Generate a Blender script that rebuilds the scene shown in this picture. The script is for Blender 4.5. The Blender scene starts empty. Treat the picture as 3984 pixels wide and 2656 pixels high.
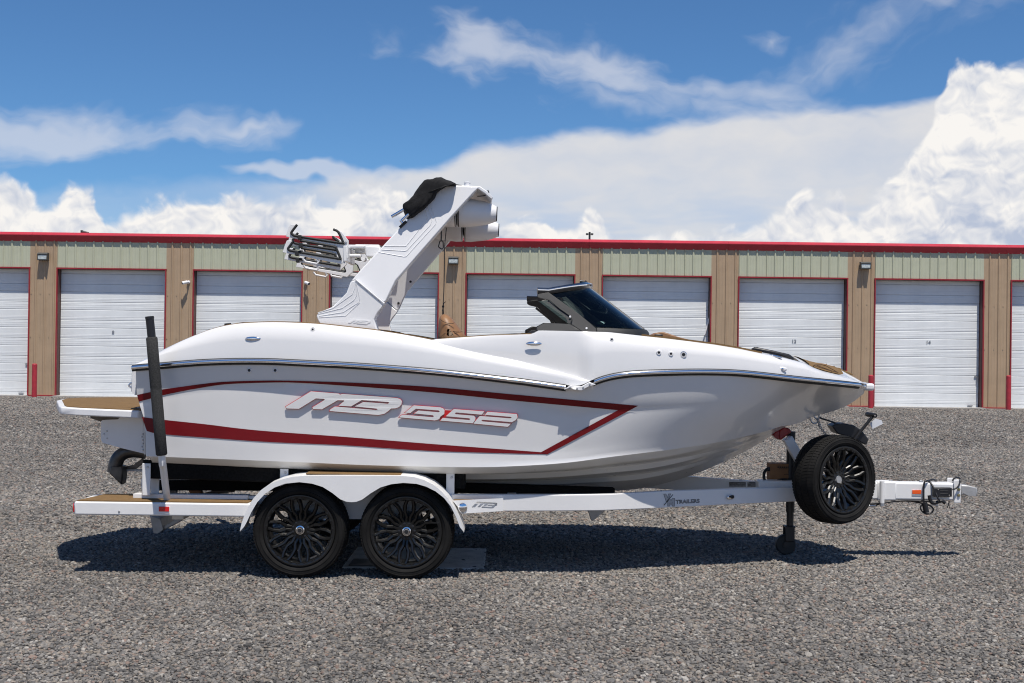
import bpy, bmesh, math, random
from mathutils import Vector, Matrix
from mathutils.geometry import tessellate_polygon

random.seed(7)
scene = bpy.context.scene
COL = scene.collection
R = math.radians

# ------------------------------------------------------------------ camera
CAM = Vector((0.0, -11.25, 1.87))
FPX = 4860.0                      # focal length in pixels of the 3984 px wide frame
PITCH = 27.0 / FPX
ROLL = R(0.75)
cam_data = bpy.data.cameras.new('camera')
cam_data.sensor_width = 36.0
cam_data.lens = 36.0 * FPX / 3984.0
cam_data.clip_start = 0.1
cam_data.clip_end = 3000.0
cam = bpy.data.objects.new('camera', cam_data)
COL.objects.link(cam)
fwd = Vector((0, math.cos(PITCH), math.sin(PITCH)))
r0 = Vector((1, 0, 0)); u0 = r0.cross(fwd)
right = r0 * math.cos(ROLL) + u0 * math.sin(ROLL)
up = u0 * math.cos(ROLL) - r0 * math.sin(ROLL)
cam.matrix_world = Matrix(((right.x, up.x, -fwd.x, CAM.x), (right.y, up.y, -fwd.y, CAM.y),
                           (right.z, up.z, -fwd.z, CAM.z), (0, 0, 0, 1)))
scene.camera = cam

# ------------------------------------------------------------------ sun and exposure
SUN_DIR = Vector((0.12, -0.37, 1.0)).normalized()      # towards the sun
SUN_EL = math.asin(SUN_DIR.z)
SUN_AZ = math.atan2(SUN_DIR.x, SUN_DIR.y)
sd = bpy.data.lights.new('sun', 'SUN')
sd.energy = 4.7
sd.angle = R(0.53)
sd.color = (1.0, 0.94, 0.855)
sun = bpy.data.objects.new('sun', sd)
COL.objects.link(sun)
sun.location = (3, -9, 25)
sun.rotation_euler = SUN_DIR.to_track_quat('Z', 'Y').to_euler()
scene.view_settings.view_transform = 'Standard'
scene.view_settings.look = 'None'
scene.view_settings.gamma = 1.0
scene.view_settings.use_curve_mapping = False
scene.view_settings.exposure = 0.16
scene.render.engine = 'CYCLES'
scene.cycles.use_denoising = True
scene.cycles.denoiser = 'OPENIMAGEDENOISE'
scene.cycles.denoising_prefilter = 'ACCURATE'
scene.cycles.filter_width = 1.1
scene.cycles.max_bounces = 6
scene.cycles.diffuse_bounces = 3
scene.cycles.glossy_bounces = 3
scene.cycles.use_adaptive_sampling = True
scene.cycles.adaptive_threshold = 0.015
scene.cycles.sample_clamp_indirect = 3.0
scene.cycles.blur_glossy = 0.5
scene.cycles.caustics_reflective = False
scene.cycles.caustics_refractive = False
scene.cycles.transparent_max_bounces = 12

# ------------------------------------------------------------------ world: sky with clouds
world = bpy.data.worlds.new('World')
scene.world = world
world.use_nodes = True
world.cycles.sampling_method = 'MANUAL'
world.cycles.sample_map_resolution = 512
WT = world.node_tree
WT.nodes.clear()
class G:
    """tiny node-expression helper"""
    def __init__(s, tree, flat=False): s.t = tree; s.flat = flat
    def n(s, typ, **kw):
        nd = s.t.nodes.new(typ)
        for k, v in kw.items(): setattr(nd, k, v)
        return nd
    def put(s, sock, v):
        if v is None: return
        if isinstance(v, bpy.types.NodeSocket): s.t.links.new(v, sock)
        else: sock.default_value = v
    def m(s, op, a, b=None, c=None, clamp=False):
        nd = s.n('ShaderNodeMath', operation=op, use_clamp=clamp)
        for i, v in enumerate((a, b, c)): s.put(nd.inputs[i], v)
        return nd.outputs[0]
    def add(s, a, b): return s.m('ADD', a, b)
    def sub(s, a, b): return s.m('SUBTRACT', a, b)
    def mul(s, a, b): return s.m('MULTIPLY', a, b)
    def mx(s, a, b): return s.m('MAXIMUM', a, b)
    def mn(s, a, b): return s.m('MINIMUM', a, b)
    def step(s, v, lo, hi, t0=0.0, t1=1.0):
        nd = s.n('ShaderNodeMapRange', interpolation_type='SMOOTHSTEP')
        s.put(nd.inputs['Value'], v); s.put(nd.inputs['From Min'], lo); s.put(nd.inputs['From Max'], hi)
        s.put(nd.inputs['To Min'], t0); s.put(nd.inputs['To Max'], t1)
        return nd.outputs[0]
    def vec(s, x, y, z=0.0):
        nd = s.n('ShaderNodeCombineXYZ')
        s.put(nd.inputs[0], x); s.put(nd.inputs[1], y); s.put(nd.inputs[2], z)
        return nd.outputs[0]
    def noise(s, v, scale, detail=4.0, rough=0.55, dist=0.0):
        nd = s.n('ShaderNodeTexNoise')
        if s.flat: nd.noise_dimensions = '2D'
        s.put(nd.inputs['Vector'], v); nd.inputs['Scale'].default_value = scale
        nd.inputs['Detail'].default_value = detail; nd.inputs['Roughness'].default_value = rough
        nd.inputs['Distortion'].default_value = dist
        return nd.outputs[0]
    def voro(s, v, scale, detail=2.0, rough=0.5, feature='SMOOTH_F1', smooth=0.35):
        nd = s.n('ShaderNodeTexVoronoi', feature=feature)
        if s.flat: nd.voronoi_dimensions = '2D'
        s.put(nd.inputs['Vector'], v); nd.inputs['Scale'].default_value = scale
        nd.inputs['Detail'].default_value = detail; nd.inputs['Roughness'].default_value = rough
        if feature == 'SMOOTH_F1': nd.inputs['Smoothness'].default_value = smooth
        return nd.outputs['Distance']
    def curve(s, x, pts):
        nd = s.n('ShaderNodeFloatCurve')
        cm = nd.mapping
        c = cm.curves[0]
        while len(c.points) > 2: c.points.remove(c.points[1])
        c.points[0].location = pts[0]; c.points[1].location = pts[-1]
        for p in pts[1:-1]: c.points.new(*p)
        for p in c.points: p.handle_type = 'AUTO'
        cm.update()
        s.put(nd.inputs['Value'], x)
        return nd.outputs[0]
    def mixc(s, f, a, b):
        nd = s.n('ShaderNodeMix', data_type='RGBA')
        s.put(nd.inputs[0], f); s.put(nd.inputs[6], a); s.put(nd.inputs[7], b)
        return nd.outputs[2]

g = G(WT, flat=True)
tc = g.n('ShaderNodeTexCoord')
sep = g.n('ShaderNodeSeparateXYZ'); WT.links.new(tc.outputs['Generated'], sep.inputs[0])
AZ = g.mul(g.m('ARCTAN2', sep.outputs[0], sep.outputs[1]), 57.29578)      # degrees, 0 = straight ahead
EL = g.mul(g.m('ARCSINE', sep.outputs[2]), 57.29578)
def skyu(px): return math.degrees(math.atan((px - 1992) / FPX))
def skyv(py, px=1992): return math.degrees(math.atan((1355 + (px - 1992) * 0.0131 - py) / FPX))
UV = g.vec(AZ, EL, 0.0)
warp = g.noise(UV, 0.5, 2.0, 0.55)
warp2 = g.noise(g.vec(g.add(AZ, 31.7), EL), 0.5, 2.0, 0.55)
WU = g.add(AZ, g.mul(g.sub(warp, 0.5), 1.5))
WV = g.add(EL, g.mul(g.sub(warp2, 0.5), 1.2))
WUV = g.vec(WU, WV, 0.0)
# cumulus: a skyline of heaped heads, heights read as degrees
heads = [(-150, 740), (-40, 700), (40, 712), (110, 725), (190, 780), (250, 728), (320, 715), (372, 760), (410, 835), (480, 800),
         (560, 790), (640, 765), (720, 738), (800, 728), (900, 735), (1000, 752), (1080, 765), (1160, 750), (1250, 742),
         (1380, 705), (1500, 690), (1700, 760), (1900, 860), (1990, 830), (2080, 800), (2180, 850), (2240, 860), (2290, 760),
         (2350, 840), (2430, 905), (2560, 880), (2650, 885), (2730, 905), (2800, 880), (2900, 855), (2990, 815),
         (3060, 770), (3120, 700), (3180, 775), (3265, 745), (3310, 830), (3350, 790), (3430, 720), (3520, 640),
         (3590, 520), (3640, 380), (3720, 285), (3800, 280), (3880, 262), (3960, 290), (4080, 340), (4300, 520), (4600, 760)]
UMIN, UMAX, VMAX = -26.0, 30.0, 16.0
cpts = []
for (px_, py_) in heads:
    cpts.append(((skyu(px_) - UMIN) / (UMAX - UMIN), (skyv(py_, px_) - 0.62) / VMAX))
cpts.sort()
cpts = [(0.0, cpts[0][1])] + [p for p in cpts if 0.002 < p[0] < 0.998] + [(1.0, cpts[-1][1])]
prof = g.mul(g.curve(g.m('DIVIDE', g.sub(g.add(AZ, g.mul(g.sub(warp, 0.5), 0.5)), UMIN), UMAX - UMIN, clamp=True), cpts), VMAX)
# away from the frame the same kind of skyline goes on, from noise
far_n = g.noise(g.vec(AZ, 7.0), 0.16, 2.0, 0.6)
far_h = g.add(3.0, g.mul(far_n, 7.5))
inside = g.step(g.m('ABSOLUTE', g.sub(AZ, 2.0)), 24.0, 30.0, 1.0, 0.0)
head_h = g.add(g.mul(prof, inside), g.mul(far_h, g.sub(1.0, inside)))
def billow(u, v):
    p = g.vec(u, v, 0.0)
    a = g.voro(p, 0.50, 0.0, 0.5, smooth=0.5)
    b = g.voro(p, 1.25, 0.0, 0.5, smooth=0.3)
    c = g.voro(p, 3.1, 0.0, 0.5, feature='F1')
    d = g.noise(p, 5.5, 2.0, 0.6)
    return g.sub(g.add(g.add(g.mul(g.sub(0.6, a), 1.25), g.mul(g.sub(0.5, b), 0.62)), g.mul(g.sub(0.45, c), 0.20)), g.mul(g.sub(d, 0.5), 0.20))
B0 = billow(WU, WV)
B1 = billow(g.add(WU, 0.06), g.add(WV, 0.20))
depth = g.sub(g.add(head_h, g.mul(B0, 0.75)), EL)            # degrees below the cloud's own edge
soft = g.noise(UV, 0.33, 1.0, 0.5)
cum_a = g.step(depth, g.mul(soft, -0.34), g.add(0.10, g.mul(soft, 0.85)))
relief = g.mul(g.sub(B0, B1), 1.0)
lump = g.noise(g.vec(g.mul(WU, 0.75), g.add(WV, 13.0)), 0.42, 3.0, 0.6)
base_dim = g.mul(g.step(depth, 0.3, 2.6), g.step(EL, 9.5, 5.0))
lit = g.add(g.sub(g.add(0.76, relief), g.mul(base_dim, 0.20)), g.mul(g.sub(lump, 0.53), 2.3))
lit = g.add(lit, g.mul(g.step(depth, 0.7, 0.0), 0.22))
lit = g.add(lit, g.mul(g.step(EL, 7.0, 12.0), 0.22))
lit = g.m('MULTIPLY', lit, 1.0, clamp=True)
cum_c = g.mixc(lit, (0.47, 0.53, 0.66, 1), (0.92, 0.895, 0.865, 1))
# anvil sheet drifting behind the heads
sheet_n = g.noise(g.vec(g.mul(AZ, 0.40), g.add(g.mul(WV, 1.0), 9.0)), 0.55, 4.0, 0.5)
sheet_top = [(-200, 760), (900, 700), (1250, 705), (1500, 672), (1700, 640), (1850, 575), (2050, 545), (2280, 500), (2360, 508), (2480, 505),
             (2620, 490), (2850, 455), (3050, 450), (3300, 440), (3500, 432), (3700, 425), (4300, 430), (4700, 500)]
spts = [(0.0, 0.36)] + sorted([((skyu(a) - UMIN) / (UMAX - UMIN), skyv(b, a) / VMAX) for a, b in sheet_top])[1:-1] + [(1.0, 0.45)]
sheet_h = g.mul(g.curve(g.m('DIVIDE', g.sub(AZ, UMIN), UMAX - UMIN, clamp=True), spts), VMAX)
sheet_h = g.add(g.mul(sheet_h, inside), g.mul(g.sub(1.0, inside), g.add(2.0, g.mul(far_n, 9.0))))
sd_ = g.sub(g.add(sheet_h, g.mul(g.sub(sheet_n, 0.5), 1.3)), EL)
sheet_a = g.mul(g.step(sd_, -0.25, 0.55), g.add(0.66, g.mul(sheet_n, 0.5)))
sheet_a = g.m('MULTIPLY', sheet_a, g.step(AZ, -14.0, -7.0, 0.25, 1.0), clamp=True)
streak = g.noise(g.vec(g.add(g.mul(AZ, 0.16), g.mul(EL, -0.10)), g.add(g.mul(EL, 0.9), 21.0)), 0.8, 3.0, 0.55)
lowblue = g.mul(g.step(EL, 8.2, 5.2), g.step(streak, 0.36, 0.62))
sheet_c = g.mixc(g.m('MULTIPLY', g.add(g.mul(lowblue, 0.85), g.mul(g.step(sd_, 0.9, 0.0), -0.3)), 1.0, clamp=True), (0.695, 0.70, 0.725, 1), (0.47, 0.57, 0.74, 1))
# thin high wisps
def wisp(cx, cy, rx, ry, tilt, stretch, seed, lo, hi, scale=0.55):
    u_, v_ = skyu(cx), skyv(cy, cx)
    ca, sa = math.cos(tilt), math.sin(tilt)
    du, dv = g.sub(WU, u_), g.sub(WV, v_)
    a = g.add(g.mul(du, ca), g.mul(dv, sa)); b = g.sub(g.mul(dv, ca), g.mul(du, sa))
    r = g.m('SQRT', g.add(g.m('POWER', g.m('DIVIDE', g.m('ABSOLUTE', a), rx), 2.0), g.m('POWER', g.m('DIVIDE', g.m('ABSOLUTE', b), ry), 2.0)))
    nz = g.noise(g.vec(g.add(g.mul(a, stretch), seed), g.add(b, seed * 3.7)), scale, 5.0, 0.50, 0.15)
    return g.step(g.sub(nz, g.mul(r, 0.40)), lo, hi)
wl = [wisp(2080, 225, 6.2, 1.45, -0.12, 0.45, 1.0, 0.00, 0.46), wisp(2420, 330, 5.2, 1.1, -0.22, 0.4, 13.0, 0.02, 0.62),
      wisp(230, 590, 7.2, 1.25, 0.10, 0.35, 5.0, 0.00, 0.46), wisp(950, 505, 2.6, 0.34, 0.10, 0.3, 6.0, 0.04, 0.6),
      wisp(3300, 230, 6.4, 1.6, 0.50, 0.45, 2.0, 0.06, 0.85), wisp(2800, 370, 5.0, 1.2, -0.06, 0.35, 3.0, 0.00, 0.55),
      wisp(3700, 45, 4.6, 0.9, 0.0, 0.5, 8.0, 0.08, 0.70), wisp(2970, 190, 1.5, 0.5, -0.2, 0.6, 11.0, 0.06, 0.7),
      wisp(1300, 668, 4.8, 0.40, 0.0, 0.25, 12.0, 0.00, 0.38)]
hi_n = g.noise(g.vec(g.mul(AZ, 0.035), g.mul(EL, 0.09)), 1.0, 5.0, 0.6, 0.5)
wl.append(g.mul(g.mul(g.step(hi_n, 0.56, 0.8), 0.7), g.sub(1.0, inside)))   # the same wisps elsewhere in the sky
wa = wl[0]
for w_ in wl[1:]: wa = g.mx(wa, w_)
wisp_a = g.mul(wa, 0.60)
skyt = g.n('ShaderNodeTexSky', sky_type='NISHITA')
skyt.sun_disc = False
skyt.sun_elevation = SUN_EL
skyt.sun_rotation = SUN_AZ
skyt.altitude = 1500.0
skyt.air_density = 1.0
skyt.dust_density = 0.0
skyt.ozone_density = 3.0
cloud_c = g.mixc(sheet_a, (0.70, 0.72, 0.78, 1), sheet_c)
cloud_c = g.mixc(cum_a, cloud_c, cum_c)
cloud_a = g.sub(1.0, g.mul(g.mul(g.sub(1.0, wisp_a), g.sub(1.0, sheet_a)), g.sub(1.0, cum_a)))
above = g.step(EL, -1.0, 0.0)
cloud_a = g.mul(cloud_a, above)
bg1 = g.n('ShaderNodeBackground'); 
grade = g.n('ShaderNodeVectorMath', operation='MULTIPLY'); grade.inputs[1].default_value = (0.62, 0.93, 1.18)   # the camera's deep blue rendering of a clear high-desert sky
WT.links.new(skyt.outputs[0], grade.inputs[0]); WT.links.new(grade.outputs[0], bg1.inputs[0]); bg1.inputs[1].default_value = 0.080
bg2 = g.n('ShaderNodeBackground'); WT.links.new(cloud_c, bg2.inputs[0]); bg2.inputs[1].default_value = 0.92
mixs = g.n('ShaderNodeMixShader'); WT.links.new(cloud_a, mixs.inputs[0])
WT.links.new(bg1.outputs[0], mixs.inputs[1]); WT.links.new(bg2.outputs[0], mixs.inputs[2])
wo = g.n('ShaderNodeOutputWorld'); WT.links.new(mixs.outputs[0], wo.inputs[0])

# ------------------------------------------------------------------ pixels to places
def P(u, v, y):
    """the place on the plane Y = y that the photograph shows at pixel (u, v)"""
    d = fwd + right * ((u - 1992.0) / FPX) - up * ((v - 1328.0) / FPX)
    t = (y - CAM.y) / d.y
    return CAM + d * t
def crop(ox, oy, s):
    return lambda pts: [(ox + x / s, oy + y / s) for (x, y) in pts]
cA = crop(1000, 640, 2.24); cB = crop(1900, 1040, 2.352); cC = crop(2400, 1200, 2.138); cD = crop(2900, 1500, 2.24)
cE = crop(150, 1150, 2.6133); cF = crop(150, 1550, 2.24); cG = crop(900, 1750, 2.138); cH = crop(1000, 1400, 1.47)
cR = crop(1080, 850, 5.6); cS = crop(1500, 680, 4.48); cL = crop(1080, 1490, 2.352); cT = crop(3360, 1780, 4.704)
cV = crop(2560, 1880, 7.84); cU = crop(380, 1700, 3.7333); cP = crop(2950, 1580, 3.136); cW = crop(3050, 1380, 5.88)
cK = crop(700, 1150, 1.8092); cN = crop(1700, 1850, 1.68); cX = crop(1900, 1050, 3.36); cJ = crop(1850, 1850, 5.88)
cQ = crop(200, 1480, 4.704)

# ------------------------------------------------------------------ mesh helpers
def tag(o, label=None, cat=None, group=None, kind=None):
    if label: o['label'] = label
    if cat: o['category'] = cat
    if group: o['group'] = group
    if kind: o['kind'] = kind
    return o
def setparent(o, par):
    if par is not None:
        o.parent = par
        o.matrix_parent_inverse = Matrix.Translation(-Vector(par.get('_at', (0, 0, 0))))
    return o
def thing(name, at, label, cat, group=None):
    e = bpy.data.objects.new(name, None)
    e.empty_display_size = 0.2
    COL.objects.link(e)
    e.location = at
    e['_at'] = tuple(at)
    return tag(e, label, cat, group)
def mesh_obj(name, verts, faces, mat, par=None, smooth=False, bevel=0.0, seg=2, auto=None):
    me = bpy.data.meshes.new(name)
    me.from_pydata([tuple(v) for v in verts], [], faces)
    me.validate()
    bm = bmesh.new(); bm.from_mesh(me)
    bmesh.ops.remove_doubles(bm, verts=bm.verts, dist=1e-5)
    bmesh.ops.recalc_face_normals(bm, faces=bm.faces)
    bm.to_mesh(me); bm.free()
    o = bpy.data.objects.new(name, me)
    COL.objects.link(o)
    if mat is not None: me.materials.append(mat)
    if smooth or auto is not None:
        me.polygons.foreach_set('use_smooth', [True] * len(me.polygons))
        if auto is not None:
            me.set_sharp_from_angle(angle=R(auto))
    if bevel > 0:
        b = o.modifiers.new('bevel', 'BEVEL'); b.width = bevel; b.segments = seg; b.limit_method = 'ANGLE'; b.angle_limit = R(35)
        b.harden_normals = False
        me.polygons.foreach_set('use_smooth', [True] * len(me.polygons))
        me.set_sharp_from_angle(angle=R(50))
    # parts below a part: the meshes are all in world space, only the top Empty has a place
    if par is not None:
        root = par
        while root.parent is not None: root = root.parent
        o.parent = par
        if par is root and par.type == 'EMPTY':
            o.matrix_parent_inverse = Matrix.Translation(-Vector(par['_at']))
    return o
SKEW = 0.075                     # the boat stands slightly turned: its far side sits a little aft
def flipy(verts): return [Vector((v[0] - SKEW * min(1.2, abs(v[1])), -v[1], v[2])) for v in verts]
def skew(o):
    for v in o.data.vertices: v.co.x -= 0.5 * SKEW * (v.co.y + 1.0)
    return o
def box_data(c, s, rot=None):
    hx, hy, hz = s[0] / 2, s[1] / 2, s[2] / 2
    vs = [Vector((x, y, z)) for x in (-hx, hx) for y in (-hy, hy) for z in (-hz, hz)]
    if rot is not None: vs = [rot @ v for v in vs]
    vs = [v + Vector(c) for v in vs]
    fs = [(0, 1, 3, 2), (4, 6, 7, 5), (0, 4, 5, 1), (2, 3, 7, 6), (0, 2, 6, 4), (1, 5, 7, 3)]
    return vs, fs
def box(name, c, s, mat, par=None, bevel=0.004, rot=None):
    v, f = box_data(c, s, rot)
    return mesh_obj(name, v, f, mat, par, bevel=bevel)
class MB:
    """collects several shapes for one mesh"""
    def __init__(s): s.v = []; s.f = []
    def add(s, vf):
        k = len(s.v); s.v += list(vf[0]); s.f += [tuple(i + k for i in f) for f in vf[1]]
        return s
    def build(s, name, mat, par=None, **kw): return mesh_obj(name, s.v, s.f, mat, par, **kw)
def tube_data(path, rad, n=10, caps=True, flat=None):
    path = [Vector(p) for p in path]
    vs, fs = [], []
    prev = None
    for i, p in enumerate(path):
        t = (path[min(i + 1, len(path) - 1)] - path[max(i - 1, 0)]).normalized()
        if prev is None:
            a = Vector((0, 0, 1)) if abs(t.z) < 0.9 else Vector((0, 1, 0))
            b = t.cross(a).normalized()
        else:
            b = (prev - t * prev.dot(t)).normalized()
        prev = b
        c = t.cross(b)
        r = rad[i] if isinstance(rad, (list, tuple)) else rad
        for k in range(n):
            an = 2 * math.pi * k / n
            vs.append(p + b * (math.cos(an) * r) + c * (math.sin(an) * r))
    for i in range(len(path) - 1):
        for k in range(n):
            fs.append((i * n + k, i * n + (k + 1) % n, (i + 1) * n + (k + 1) % n, (i + 1) * n + k))
    if caps:
        fs.append(tuple(range(n))); fs.append(tuple(range((len(path) - 1) * n, len(path) * n)))
    return vs, fs
def tube(name, path, rad, mat, par=None, n=10): 
    v, f = tube_data(path, rad, n)
    return mesh_obj(name, v, f, mat, par, auto=50)
def smooth_path(pts, n=6):
    pts = [Vector(p) for p in pts]
    out = []
    for i in range(len(pts) - 1):
        p0 = pts[max(i - 1, 0)]; p1 = pts[i]; p2 = pts[i + 1]; p3 = pts[min(i + 2, len(pts) - 1)]
        for k in range(n):
            t = k / n
            out.append(0.5 * ((2 * p1) + (p2 - p0) * t + (2 * p0 - 5 * p1 + 4 * p2 - p3) * t * t + (3 * p1 - p0 - 3 * p2 + p3) * t ** 3))
    out.append(pts[-1])
    return out
def lathe_data(prof, axis_p, axis_d, n=40, close=False):
    """prof: (distance along the axis, radius)"""
    d = Vector(axis_d).normalized(); p0 = Vector(axis_p)
    a = Vector((0, 0, 1)) if abs(d.z) < 0.9 else Vector((1, 0, 0))
    b = d.cross(a).normalized(); c = d.cross(b)
    vs, fs = [], []
    for (h, r) in prof:
        for k in range(n):
            an = 2 * math.pi * k / n
            vs.append(p0 + d * h + (b * math.cos(an) + c * math.sin(an)) * r)
    m = len(prof)
    for i in range(m - (0 if close else 1)):
        j = (i + 1) % m
        for k in range(n):
            fs.append((i * n + k, i * n + (k + 1) % n, j * n + (k + 1) % n, j * n + k))
    if not close:
        fs.append(tuple(range(n))); fs.append(tuple(range((m - 1) * n, m * n)))
    return vs, fs
def lathe(name, prof, p, d, mat, par=None, n=40, auto=35, close=False):
    v, f = lathe_data(prof, p, d, n, close)
    return mesh_obj(name, v, f, mat, par, auto=auto)
def yfun(y):
    return y if callable(y) else (lambda u, v: y)
def slab_data(px, y, dy, holes=(), mapper=None):
    """outline traced in the photograph, laid on the plane y (a number or a function of the pixel), given depth dy"""
    yf = yfun(y)
    loops = [list(px)] + [list(h) for h in holes]
    def at(u, v, off):
        if mapper: return mapper(u, v, off)
        q = P(u, v, yf(u, v)); return Vector((q.x, q.y + off, q.z))
    flat = [p for l in loops for p in l]
    n = len(flat)
    vs = [at(u, v, 0.0) for u, v in flat] + [at(u, v, dy) for u, v in flat]
    fs = []
    if holes or len(px) > 4:
        tri = tessellate_polygon([[Vector((u, -v, 0)) for u, v in l] for l in loops])
        for t in tri:
            fs.append(tuple(t)); fs.append(tuple(i + n for i in reversed(t)))
    else:
        fs.append(tuple(range(n))); fs.append(tuple(range(2 * n - 1, n - 1, -1)))
    k = 0
    for l in loops:
        m = len(l)
        for i in range(m):
            j = (i + 1) % m
            fs.append((k + i, k + j, k + j + n, k + i + n))
        k += m
    return vs, fs
def slab(name, px, y, dy, mat, par=None, bevel=0.0, holes=(), mapper=None, mirror=False, seg=2):
    v, f = slab_data(px, y, dy, holes, mapper)
    o = mesh_obj(name, v, f, mat, par, bevel=bevel, seg=seg)
    if mirror: return o, mesh_obj(name, flipy(v), f, mat, par, bevel=bevel, seg=seg)
    return o
def grid_data(rows):
    """rows of equal length -> quads"""
    n = len(rows[0]); vs = [v for r in rows for v in r]; fs = []
    for i in range(len(rows) - 1):
        for k in range(n - 1):
            fs.append((i * n + k, i * n + k + 1, (i + 1) * n + k + 1, (i + 1) * n + k))
    return vs, fs
def interp(pts, x):
    if x <= pts[0][0]: return pts[0][1]
    for (a, b), (c, d) in zip(pts, pts[1:]):
        if x <= c: return b + (d - b) * (x - a) / (c - a) if c > a else d
    return pts[-1][1]
def spline(pts, n=8):
    """rounded version of a table of (x, value), x rising"""
    q = smooth_path([(a, b, 0) for a, b in pts], n)
    return [(p.x, p.y) for p in q]
def sstep(a, b, x):
    t = max(0.0, min(1.0, (x - a) / (b - a))); return t * t * (3 - 2 * t)

# ------------------------------------------------------------------ materials
def pbr(name, col, rough=0.5, metal=0.0, coat=0.0, var=0.06, vscale=6.0, bump=0.0, bscale=60.0, spec=0.5, rvar=0.08, coat_rough=0.04):
    m = bpy.data.materials.new(name); m.use_nodes = True
    t = m.node_tree; b = t.nodes['Principled BSDF']; q = G(t)
    tcn = q.n('ShaderNodeTexCoord')
    nz = q.noise(tcn.outputs['Object'], vscale, 5.0, 0.6)
    f = q.step(nz, 0.3, 0.7)
    lo = tuple(c * (1 - var) for c in col) + (1,); hi = tuple(min(1, c * (1 + var)) for c in col) + (1,)
    t.links.new(q.mixc(f, lo, hi), b.inputs['Base Color'])
    nz2 = q.noise(tcn.outputs['Object'], vscale * 3.1, 4.0, 0.6)
    t.links.new(q.add(q.mul(q.sub(nz2, 0.5), rvar * 2), rough), b.inputs['Roughness'])
    b.inputs['Metallic'].default_value = metal
    b.inputs['Coat Weight'].default_value = coat
    b.inputs['Coat Roughness'].default_value = coat_rough
    b.inputs['Specular IOR Level'].default_value = spec
    if bump > 0:
        bp = q.n('ShaderNodeBump'); bp.inputs['Strength'].default_value = bump; bp.inputs['Distance'].default_value = 0.01
        t.links.new(q.noise(tcn.outputs['Object'], bscale, 4.0, 0.6), bp.inputs['Height'])
        t.links.new(bp.outputs[0], b.inputs['Normal'])
    return m
M = {}
M['gelcoat'] = pbr('white_gelcoat', (0.72, 0.716, 0.71), 0.26, coat=1.0, var=0.012, vscale=3.0, rvar=0.03, coat_rough=0.09)
M['gelcoat2'] = pbr('white_gelcoat_satin', (0.74, 0.74, 0.75), 0.42, coat=0.25, var=0.015, rvar=0.03)
M['bottom'] = pbr('bottom_gelcoat', (0.72, 0.71, 0.68), 0.3, coat=0.6, var=0.02, vscale=2.0)  # same gelcoat as the sides, warm ground bounce put into its colour
M['white'] = pbr('white_powder_coat', (0.77, 0.767, 0.76), 0.38, coat=0.15, var=0.02, vscale=4.0)
M['tower'] = pbr('tower_white', (0.77, 0.77, 0.775), 0.36, coat=0.2, var=0.012, vscale=3.0, rvar=0.03)
M['chrome'] = pbr('polished_steel', (0.86, 0.86, 0.88), 0.09, metal=1.0, var=0.02, rvar=0.02)
M['steel'] = pbr('dull_zinc', (0.50, 0.50, 0.50), 0.45, metal=0.9, var=0.12, vscale=20)
M['galv'] = pbr('coupler_grey', (0.42, 0.42, 0.42), 0.5, metal=0.4, var=0.1, vscale=15)  # on the trailer's prop guard and struts this grey stands in for shade
M['brass'] = pbr('yellow_zinc', (0.42, 0.36, 0.18), 0.4, metal=0.9)
M['black'] = pbr('black_plastic', (0.012, 0.012, 0.014), 0.42, var=0.2)
M['blackgloss'] = pbr('black_gloss', (0.008, 0.008, 0.01), 0.28, coat=0.5, var=0.1, rvar=0.03)
M['frame'] = pbr('windshield_frame_black', (0.012, 0.0125, 0.0135), 0.5, var=0.15, vscale=20, bump=0.06, bscale=300)
M['rubber'] = pbr('black_rubber', (0.016, 0.017, 0.017), 0.62, var=0.2, vscale=30)
M['tyre'] = pbr('tyre_rubber', (0.0100, 0.0096, 0.0092), 0.78, var=0.35, vscale=9, bump=0.15, bscale=120, spec=0.22)
M['rim'] = pbr('black_rim', (0.006, 0.006, 0.006), 0.32, coat=0.3, var=0.2, coat_rough=0.15, spec=0.4)
M['carpet'] = pbr('bunk_carpet', (0.010, 0.010, 0.010), 0.95, var=0.3, vscale=60, bump=0.5, bscale=400, spec=0.1)
M['canvas'] = pbr('black_canvas', (0.014, 0.014, 0.015), 0.85, var=0.25, vscale=12, bump=0.25, bscale=30, spec=0.25)
M['foam'] = pbr('grey_foam', (0.048, 0.048, 0.047), 0.95, var=0.3, vscale=90, bump=0.5, bscale=160, spec=0.15)
M['tan'] = pbr('tan_foam_decking', (0.175, 0.108, 0.048), 0.85, var=0.10, vscale=14, bump=0.15, bscale=250, spec=0.2)
M['leather'] = pbr('tan_vinyl', (0.25, 0.13, 0.060), 0.5, var=0.06, vscale=9, bump=0.08, bscale=120)
M['seam'] = pbr('dark_seam', (0.07, 0.035, 0.015), 0.7)
M['redpaint'] = pbr('red_trim_paint', (0.44, 0.028, 0.045), 0.42, var=0.08, vscale=3, coat=0.1)
M['redtrim'] = pbr('red_door_trim', (0.30, 0.018, 0.026), 0.45, var=0.1, vscale=3)
M['bollard'] = pbr('red_bollard_paint', (0.40, 0.028, 0.042), 0.5, var=0.14, vscale=5)
M['tanwall'] = pbr('tan_steel_siding', (0.405, 0.292, 0.188), 0.5, var=0.07, vscale=1.6)
M['green'] = pbr('sage_steel_siding', (0.47, 0.485, 0.36), 0.5, var=0.05, vscale=1.5)
M['door'] = pbr('white_door_steel', (0.75, 0.775, 0.78), 0.45, var=0.05, vscale=1.6)
M['brown'] = pbr('brown_jamb', (0.11, 0.055, 0.045), 0.6)
M['roof'] = pbr('roof_steel', (0.45, 0.45, 0.44), 0.5)
M['concrete'] = pbr('concrete', (0.36, 0.35, 0.335), 0.85, var=0.15, vscale=10, bump=0.3, bscale=80)
M['slab'] = pbr('grey_pad', (0.46, 0.45, 0.43), 0.75, var=0.18, vscale=7, bump=0.2, bscale=60)
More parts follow.
